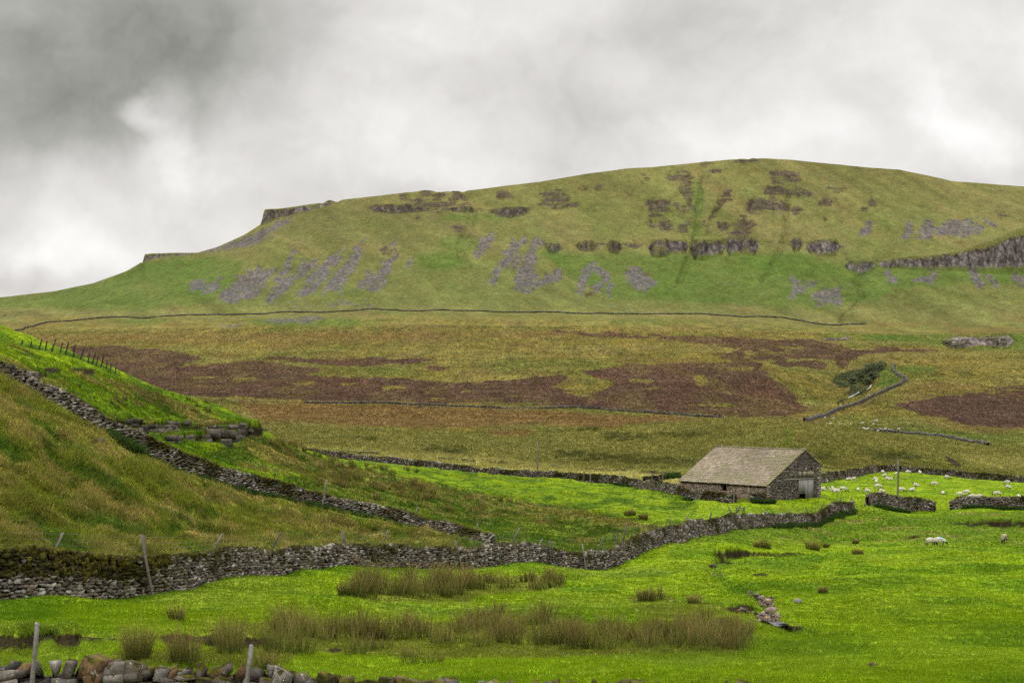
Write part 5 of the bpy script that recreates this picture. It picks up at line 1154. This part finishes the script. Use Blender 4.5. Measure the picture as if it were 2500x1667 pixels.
def ribbon(name, pts, w, mat, lift, label=None):
    q = [at(X, R, 45, 1600) for X, R in pts]; V = []
    for i, (x, y) in enumerate(q):
        ww = w[i] if isinstance(w, (list, tuple)) else w
        for s in (-1, 1): V.append((x+s*ww, y+s*ww*.3, 0))
    V = np.array(V); V[:, 2] = height(V[:, 0], V[:, 1]); zz = V[:, 2].reshape(-1, 2).max(1)+lift; V[:, 2] = np.repeat(zz, 2)
    Fq = np.array([(2*i, 2*i+1, 2*i+3, 2*i+2) for i in range(len(q)-1)]); o = mesh_np(name, V, Fq, mat, smooth=True); tag(o, label, None, None, 'structure')
ribbon('water', [(1752,1424),(1766,1430),(1780,1436),(1796,1442),(1812,1450)], [.08, .22, .3, .26, .08], M['water'], .012, 'thin ribbon of pale water below the stone bank')
ribbon('water', [(2008,880),(2003,886),(1998,892),(1990,896)], [.15, .35, .3, .15], M['foam'], .5, 'white waterfall in the far ravine')
ribbon('water', [(1982,900),(1974,902),(1966,907),(1955,912),(1948,916)], [.15, .45, .15, .5, .15], M['foam'], .5, 'white rapids below the ravine waterfall')

# ================================================================ blades: grass, rushes, nettles
def blades(x, y, z, h, w, lean, az, bend, c0, c1, name, mat, label, kind='stuff', seg=True):
    """one bent tapering blade per entry"""
    n = len(x); fa = rng.uniform(0, math.pi, n); wx, wy = np.cos(fa)*w/2, np.sin(fa)*w/2; lx, ly = np.cos(az)*lean*h, np.sin(az)*lean*h
    m = .55
    V = np.empty((n, 5, 3)); V[:, 0] = np.stack([x-wx, y-wy, z-.02], 1); V[:, 1] = np.stack([x+wx, y+wy, z-.02], 1)
    mx_, my_, mz_ = x+lx*m*(1-bend*.5), y+ly*m*(1-bend*.5), z+h*m
    V[:, 2] = np.stack([mx_-wx*.8, my_-wy*.8, mz_], 1); V[:, 3] = np.stack([mx_+wx*.8, my_+wy*.8, mz_], 1); V[:, 4] = np.stack([x+lx*(1+bend*.4), y+ly*(1+bend*.4), z+h*(1-bend*.25)], 1)
    C = np.empty((n, 5, 3)); C[:, 0] = c0; C[:, 1] = c0; C[:, 2] = (c0+c1)/2; C[:, 3] = C[:, 2]; C[:, 4] = c1
    k = np.arange(n)*5; Q = np.stack([k, k+1, k+3, k+2], 1); T = np.stack([k+2, k+3, k+4], 1)
    o = mesh_np(name, V.reshape(-1, 3), [Q, T], mat, C.reshape(-1, 3), smooth=False)
    if kind: tag(o, label, None, None, kind)
    return o
def sample_ground(n, X0, X1, d0, d1, wt=None):
    X = rng.uniform(X0, X1, n); ld = rng.uniform(math.log(d0), math.log(d1), n); y = np.exp(ld); x = X2x(X, y); z = height(x, y)
    y2 = y*1.006; z2 = height(X2x(X, y2), y2); dr = (rowof(x, y, z)-rowof(x, y2, z2))/.006
    R = rowof(x, y, z); p = np.clip(dr, 0, None)+12.0; p[(R > 1640)] *= .05
    if wt is not None: p = p*wt(X, R, y)
    return X, R, x, y, z, p
def grass():
    X, R, x, y, z, p = sample_ground(1750000, -280, 2720, 34, 335)
    keep = rng.random(len(p)) < np.clip(p*GRASS_N/p.sum(), 0, 1); X, R, x, y, z = (a[keep] for a in (X, R, x, y, z))
    c, rk, mo, k, kk = cover(x, y, z); ok = rk < .3; X, R, x, y, z, c, mo, k, kk = (a[ok] for a in (X, R, x, y, z, c, mo, k, kk)); n = len(x)
    tan_ = sstep(.14, .24, c[:, 0]/np.maximum(c[:, 1], .01)*.2)
    w1 = np.interp(X, [q[0] for q in W1], [q[2] for q in W1]); near = (y < w1-.3)
    ru = fbm(x/2.2, y/2.8, 401, 3); tall = sstep(.0, .7, fbm(x/6., y/7., 403, 3))
    h = np.where(k > 0, .12+.26*tuss(x, y)+.12*np.clip(ru, 0, 1), np.where(kk > 0, .15+.20*np.clip(ru+.3, 0, 1), .07+.03*rng.random(n)))
    straw_ = sstep(.95, 1.25, c[:, 0]/np.maximum(c[:, 1], .01)*1.25)
    h = np.where((k+kk) == 0, h+.14*straw_*rng.random(n)+.05*near*tall, h)
    w2 = np.interp(X, [q[0] for q in W2], [q[2] for q in W2]); h = h*(1-.6*(np.abs(y-w2) < 2.0)*(X < 1130))
    h = h*rng.uniform(.6, 1.35, n)*np.where(mo > .5, 1.2, 1)
    c = c*np.exp(rng.normal(.03, .09, (n, 1))+k[:, None]*rng.normal(0, .22, (n, 1))); nb = 3; rep = lambda a: np.repeat(a, nb, 0)
    x, y, z, h, c, k_, kk_, st = rep(x), rep(y), rep(z), rep(h), rep(c), rep(k), rep(kk), rep(straw_); N = len(x)
    sp = .06+.10*k_; x = x+rng.normal(0, 1, N)*sp; y = y+rng.normal(0, 1, N)*sp; z = height(x, y)
    w = np.maximum(.010, .62*y/1708)*rng.uniform(.6, 1.3, N)
    j = rng.uniform(1.10, 1.38, (N, 1)); c0 = c*j; c1 = c*j*np.array([1.12, 1.10, 1.05])
    dry = (rng.random(N) < .008+.15*k_+.08*kk_+.15*st); c1[dry] = np.array([.31, .26, .085])*rng.uniform(.7, 1.2, (dry.sum(), 1)); c0[dry] = c0[dry]*.4+np.array([.24, .19, .05])*.6
    h = h*rng.uniform(.6, 1.2, N)
    ln_ = np.abs(rng.normal(.35, .3, N)); ln_ = np.where(k_ > 0, rng.uniform(0, 1.25, N), ln_)
    blades(x, y, z, h, w, ln_, np.where(k_ > 0, rng.uniform(0, 6.28, N), rng.normal(.2, 1.3, N)), rng.uniform(.2, .9, N), c0, c1, 'grass', M['blade'], 'grass blades of pasture and rough hillside'); print('grass', N)
grass()
def moor_tufts():
    X, R, x, y, z, p = sample_ground(1000000, -60, 2412, 332, 1560)
    keep = rng.random(len(p)) < np.clip(p*210000/p.sum(), 0, 1); X, R, x, y, z = (a[keep] for a in (X, R, x, y, z))
    c, rk, mo, k, kk = cover(x, y, z); ok = rk < .3; x, y, z, c = x[ok], y[ok], z[ok], c[ok]; n = len(x)
    c = c*np.exp(rng.normal(.10, .22, (n, 1))); x, y, z, c = (np.repeat(a, 2, 0) for a in (x, y, z, c)); n = len(x)
    x = x+rng.normal(0, .35, n); y = y+rng.normal(0, .5, n)
    blades(x, y, height(x, y), rng.uniform(.2, .5, n)*np.where(y > 700, 1.3, 1), np.maximum(.05, .8*y/1708)*rng.uniform(.6, 1.2, n), rng.uniform(0, 1, n), rng.uniform(0, 6.28, n), rng.uniform(.2, .9, n), c, c*1.12, 'moor_grass', M['blade'], 'tufts of heather and moor grass'); print('moor', n)
moor_tufts()
def rush_cols(n, clump=None):
    k = np.zeros(n, int) if clump is None else clump
    tint = rng.uniform(0, 1, k.max()+1)[k][:, None]; br = rng.uniform(.75, 1.3, k.max()+1)[k][:, None]
    c0 = np.array([.085, .130, .016])*rng.uniform(.6, 1.3, (n, 1))*br; t = rng.random((n, 1))
    brown_ = np.array([.36, .21, .08]); green_ = np.array([.22, .25, .035]); strw = np.array([.50, .39, .17])
    c1 = np.where(t < .30+.50*tint, brown_, np.where(t < .82, green_, strw))*rng.uniform(.7, 1.35, (n, 1))*br; return c0, c1
def rush_blades(cx, cy, rad, hgt, n):
    a = rng.uniform(0, 2*math.pi, n); r = rad*np.sqrt(rng.random(n)); x, y = cx+np.cos(a)*r, cy+np.sin(a)*r; f = r/rad
    h = hgt*1.2*rng.uniform(.45, 1.12, n)*(1-.25*f); return x, y, h, np.abs(.10+.30*f+rng.normal(0, .1, n)), a+rng.normal(0, .5, n)
def rushes_stuff():
    xs, ys, hs, ls, as_ = [], [], [], [], []; ks = []
    beds = [ # X0, X1, row of bases lo, hi, count, height, radius
     (500,700,1470,1510,14,1.0,.32),(600,860,1445,1478,34,.85,.36),(850,1000,1440,1475,18,.75,.36),(800,880,1488,1506,5,.6,.3),(1000,1100,1470,1495,8,.6,.3),(1050,1330,1440,1490,44,.72,.36),(1290,1700,1455,1495,70,.66,.38),(1480,1700,1435,1475,30,.7,.38),(1180,1260,1420,1436,8,.75,.32),(1060,1150,1410,1440,8,.65,.3),
     (815,960,1345,1374,34,1.15,.42),(960,1075,1340,1376,30,1.2,.42),(1060,1290,1330,1357,36,.95,.42),(270,350,1500,1520,6,.95,.28),(395,455,1510,1530,6,1.0,.28),(930,1000,1510,1530,6,.45,.25),
     (1470,1530,1372,1382,8,.6,.3),(1600,1700,1460,1500,16,.6,.35),(600,700,1530,1545,6,.4,.25),
     (720,960,1062,1130,60,.8,.5),(860,1020,1105,1150,46,.7,.5),(1000,1180,1145,1180,30,.5,.45),(640,740,1012,1048,22,.7,.45),(620,680,1018,1040,8,.8,.4),(250,345,900,935,22,.55,.4),(330,380,905,925,10,.55,.35),(430,560,915,955,24,.5,.35),(70,110,770,782,4,.7,.4)]
    for X0, X1, R0, R1, n, hg, rd in beds:
        for _ in range(max(3, int(n*.62))):
            x, y = at(random.uniform(X0, X1), random.uniform(R0, R1), 36, 260)
            nb = int(64 if y < 90 else 40); q = rush_blades(x, y, rd*random.uniform(.5, 1.25), hg*random.uniform(.7, 1.4), nb)
            for L_, v in zip((xs, ys, hs, ls, as_), q): L_.append(v)
            ks.append(np.full(len(q[0]), len(ks)))
    # low moor beds
    for X0, X1, R0, R1, n, hg, rd in ((1280,1400,1036,1052,40,.9,.8),(1340,1470,1046,1062,44,.9,.8),(1440,1540,1052,1066,26,.8,.8),(1320,1380,982,990,14,.9,.8),(1390,1500,996,1012,36,.9,.9),(1500,1640,995,1004,22,.8,.8),(980,1090,1024,1040,24,.9,.8),(1980,2080,1036,1056,30,.8,.8),(1860,1920,1040,1056,16,.8,.7),(820,880,1004,1012,12,.8,.7)):
        for _ in range(n):
            x, y = at(random.uniform(X0, X1), random.uniform(R0, R1), 300, 520); q = rush_blades(x, y, rd*random.uniform(.7, 1.3), hg*random.uniform(.7, 1.1), 16)
            for L_, v in zip((xs, ys, hs, ls, as_), q): L_.append(v)
            ks.append(np.full(len(q[0]), len(ks)))
    x, y, h, l, a = (np.concatenate(v) for v in (xs, ys, hs, ls, as_)); n = len(x); c0, c1 = rush_cols(n, np.concatenate(ks)); far_ = y > 280; c1[far_] = c1[far_]*.4+np.array([.06, .07, .02])*.6
    blades(x, y, height(x, y), h, np.maximum(.010, .50*y/1708)*rng.uniform(.7, 1.3, n), l, a, rng.uniform(.1, .5, n), c0, c1, 'rushes', M['blade'], 'dense beds of brown tipped rushes'); print('rushes', n)
rushes_stuff()
def rush_clump(X, R, hg, rd, label, nb=170, d0=36, d1=260):
    x0, y0 = at(X, R, d0, d1); x, y, h, l, a = rush_blades(0, 0, rd, hg, nb); c0, c1 = rush_cols(nb); z0 = hz(x0, y0)
    z = height(x+x0, y+y0)-z0
    o = blades(x, y, z, h, np.maximum(.011, .50*y0/1708)*rng.uniform(.7, 1.3, nb), l, a, rng.uniform(.1, .5, nb), c0, c1, 'rush_clump', M['blade'], None, None); o.location = (x0, y0, z0); tag(o, label, 'rush clump', 'separate rush clumps')
for q in ((404,1424,.62,.22,'small lone rush clump in the grass below the long wall'),(315,1512,.95,.34,'tall dark rush clump at the left of the near stream bank'),(425,1518,1.0,.30,'broad upright rush clump between the two near fence posts'),(528,1500,.95,.30,'dark fanning rush clump with outward leaning stems'),(792,1368,.8,.25,'thin rush clump left of the big upper rush bed'),
          (1447,1184,.7,.55,'left one of two round rush clumps at the edge of the middle pasture'),(1478,1194,.75,.4,'right reddish one of two round rush clumps at the edge of the middle pasture'),(1757,1258,.75,.5,'left one of a pair of rush clumps above the dark stream bank'),(1742,1256,.5,.4,'pale small rush clump left of the stream bank pair'),
          (1867,1262,.9,.55,'broad rush clump below the right part of the long wall'),(1898,1258,.5,.3,'small straw rush clump right of the broad one'),(1970,1272,.5,.45,'low rush clump in the open right pasture'),(1965,1248,.55,.3,'straw coloured rush clump above the low one'),(1890,1362,.4,.2,'tiny dark rush clump in the pasture right of the stream'),
          (1595,1386,.5,.3,'short rush clump left of the stony stream'),(1485,1380,.65,.35,'medium rush clump in the middle of the near pasture'),(2100,1236,.4,.5,'low ragged weed clump left of the overlapping sheep')): rush_clump(*q)
def nettles():
    xs, ys, hs = [], [], []
    def along(pts, X0, X1, off0, off1, n, h0, h1):
        Xq = rng.uniform(X0, X1, n); dd = np.interp(Xq, [p[0] for p in pts], [p[2] for p in pts])-rng.uniform(off0, off1, n); xs.append(X2x(Xq, dd)); ys.append(dd); hs.append(rng.uniform(h0, h1, n)*(1-.4*(dd < 0)))
    along(W2, 245, 330, .6, 2.6, 900, .6, 1.0); along(W2, 330, 480, .5, 2.2, 620, .25, .5); along(W2, 480, 700, .5, 1.8, 520, .2, .42); along(W2, 700, 960, .5, 2.4, 1100, .25, .6); along(W1, 1780, 1965, .6, 3.5, 1500, .25, .6); along(W1, 1690, 1800, .6, 1.8, 200, .2, .45)
    sw = [(1992,0,206),(2148,0,211)]; along(sw, 2010, 2090, .7, 1.8, 520, .3, .65); sw = [(2182,0,211),(2760,0,204)]; along(sw, 2210, 2352, .7, 1.6, 420, .25, .6)
    along(J1, 1020, 1080, .6, 1.5, 120, .2, .4); along(J1, 1400, 1460, .6, 1.5, 150, .3, .5); along([(1690,0,199.5),(1800,0,199.5)], 1728, 1780, .7, 1.6, 320, .3, .7); along(J1, 1570, 1590, .6, 1.4, 120, .3, .5); along([(1520,0,258),(1565,0,250)], 1525, 1562, -1, 3, 260, .6, 1.2)
    x, y, h = (np.concatenate(v) for v in (xs, ys, hs)); nb = 7; x, y, h = np.repeat(x, nb), np.repeat(y, nb), np.repeat(h, nb); n = len(x); x = x+rng.normal(0, .10, n); y = y+rng.normal(0, .10, n)
    c = np.array([.050, .095, .020])*rng.uniform(.6, 1.7, (n, 1)); c1 = c*np.array([1.3, 1.3, 1.1])
    blades(x, y, height(x, y)+h*rng.uniform(0, .55, n), h*rng.uniform(.3, .6, n), np.maximum(.05, .55*y/1708)*rng.uniform(.7, 1.3, n), np.abs(rng.normal(.6, .4, n)), rng.uniform(0, 6.3, n), rng.uniform(.3, .9, n), c, c1, 'nettles', M['blade'], 'dark green nettles and weeds along the wall feet')
nettles()
# ================================================================ trees in the ravine
def tree(X, R, hgt, rad, label, nl=900):
    x0, y0 = at(X, R, 700, 1300); z0 = hz(x0, y0); hgt *= .72; root = empty('ravine_tree', (x0, y0, z0)); tag(root, label, 'tree', 'small trees in the far ravine')
    t = bar((0, 0, -.5), (random.uniform(-.4, .4), 0, hgt*.6), .28, .12, name='trunk', parent=root, col=(.10,.09,.075)); 
    for k in range(4):
        a = random.uniform(0, 6.28); bar((0, 0, hgt*(.25+.08*k)), (math.cos(a)*rad*.7, math.sin(a)*rad*.7, hgt*(.55+.1*k)), .11, .05, name='limb', parent=root, col=(.10,.09,.075))
    nc = 16; ca = rng.uniform(0, 6.28, nc); cr_ = rad*np.sqrt(rng.random(nc))*.8; cz = hgt*(.35+.6*rng.random(nc)); cs = rad*rng.uniform(.25, .45, nc)
    i = rng.integers(0, nc, nl); d_ = rng.normal(0, 1, (nl, 3)); d_ /= np.linalg.norm(d_, axis=1)[:, None]; d_ *= (cs[i]*rng.uniform(.5, 1, nl)**.5)[:, None]
    p = np.stack([np.cos(ca[i])*cr_[i], np.sin(ca[i])*cr_[i], cz[i]], 1)+d_*np.array([1, 1, .8])
    s = .34; u = rng.normal(0, 1, (nl, 3)); u /= np.linalg.norm(u, axis=1)[:, None]; v = np.cross(u, rng.normal(0, 1, (nl, 3))); v /= np.linalg.norm(v, axis=1)[:, None]
    V = np.stack([p-u*s-v*s*.6, p+u*s-v*s*.6, p+u*s+v*s*.6, p-u*s+v*s*.6], 1).reshape(-1, 3); C = np.repeat(np.array([.21, .25, .13])*rng.uniform(.6, 1.4, (nl, 1)), 4, 0)
    mesh_np('crown', V, (np.arange(nl)*4)[:, None]+np.arange(4), M['blade'], C, parent=root)
for q in ((2018,856,9,4.5,'pale round tree at the top right of the ravine'),(2000,862,10,4.5,'tallest tree in the middle of the ravine group'),(1986,866,9,4,'tree left of the tallest one in the ravine'),(2006,876,8,3.6,'dark lower tree close above the waterfall'),(1974,872,6,3,'small tree on the left lip of the ravine'),(1992,884,6,3,'lowest bushy tree down in the ravine'),(1958,880,5,2.6,'leftmost low bush in the ravine'),(2026,846,6,3,'uppermost small tree at the ravine head')): tree(*q)
print('all done')
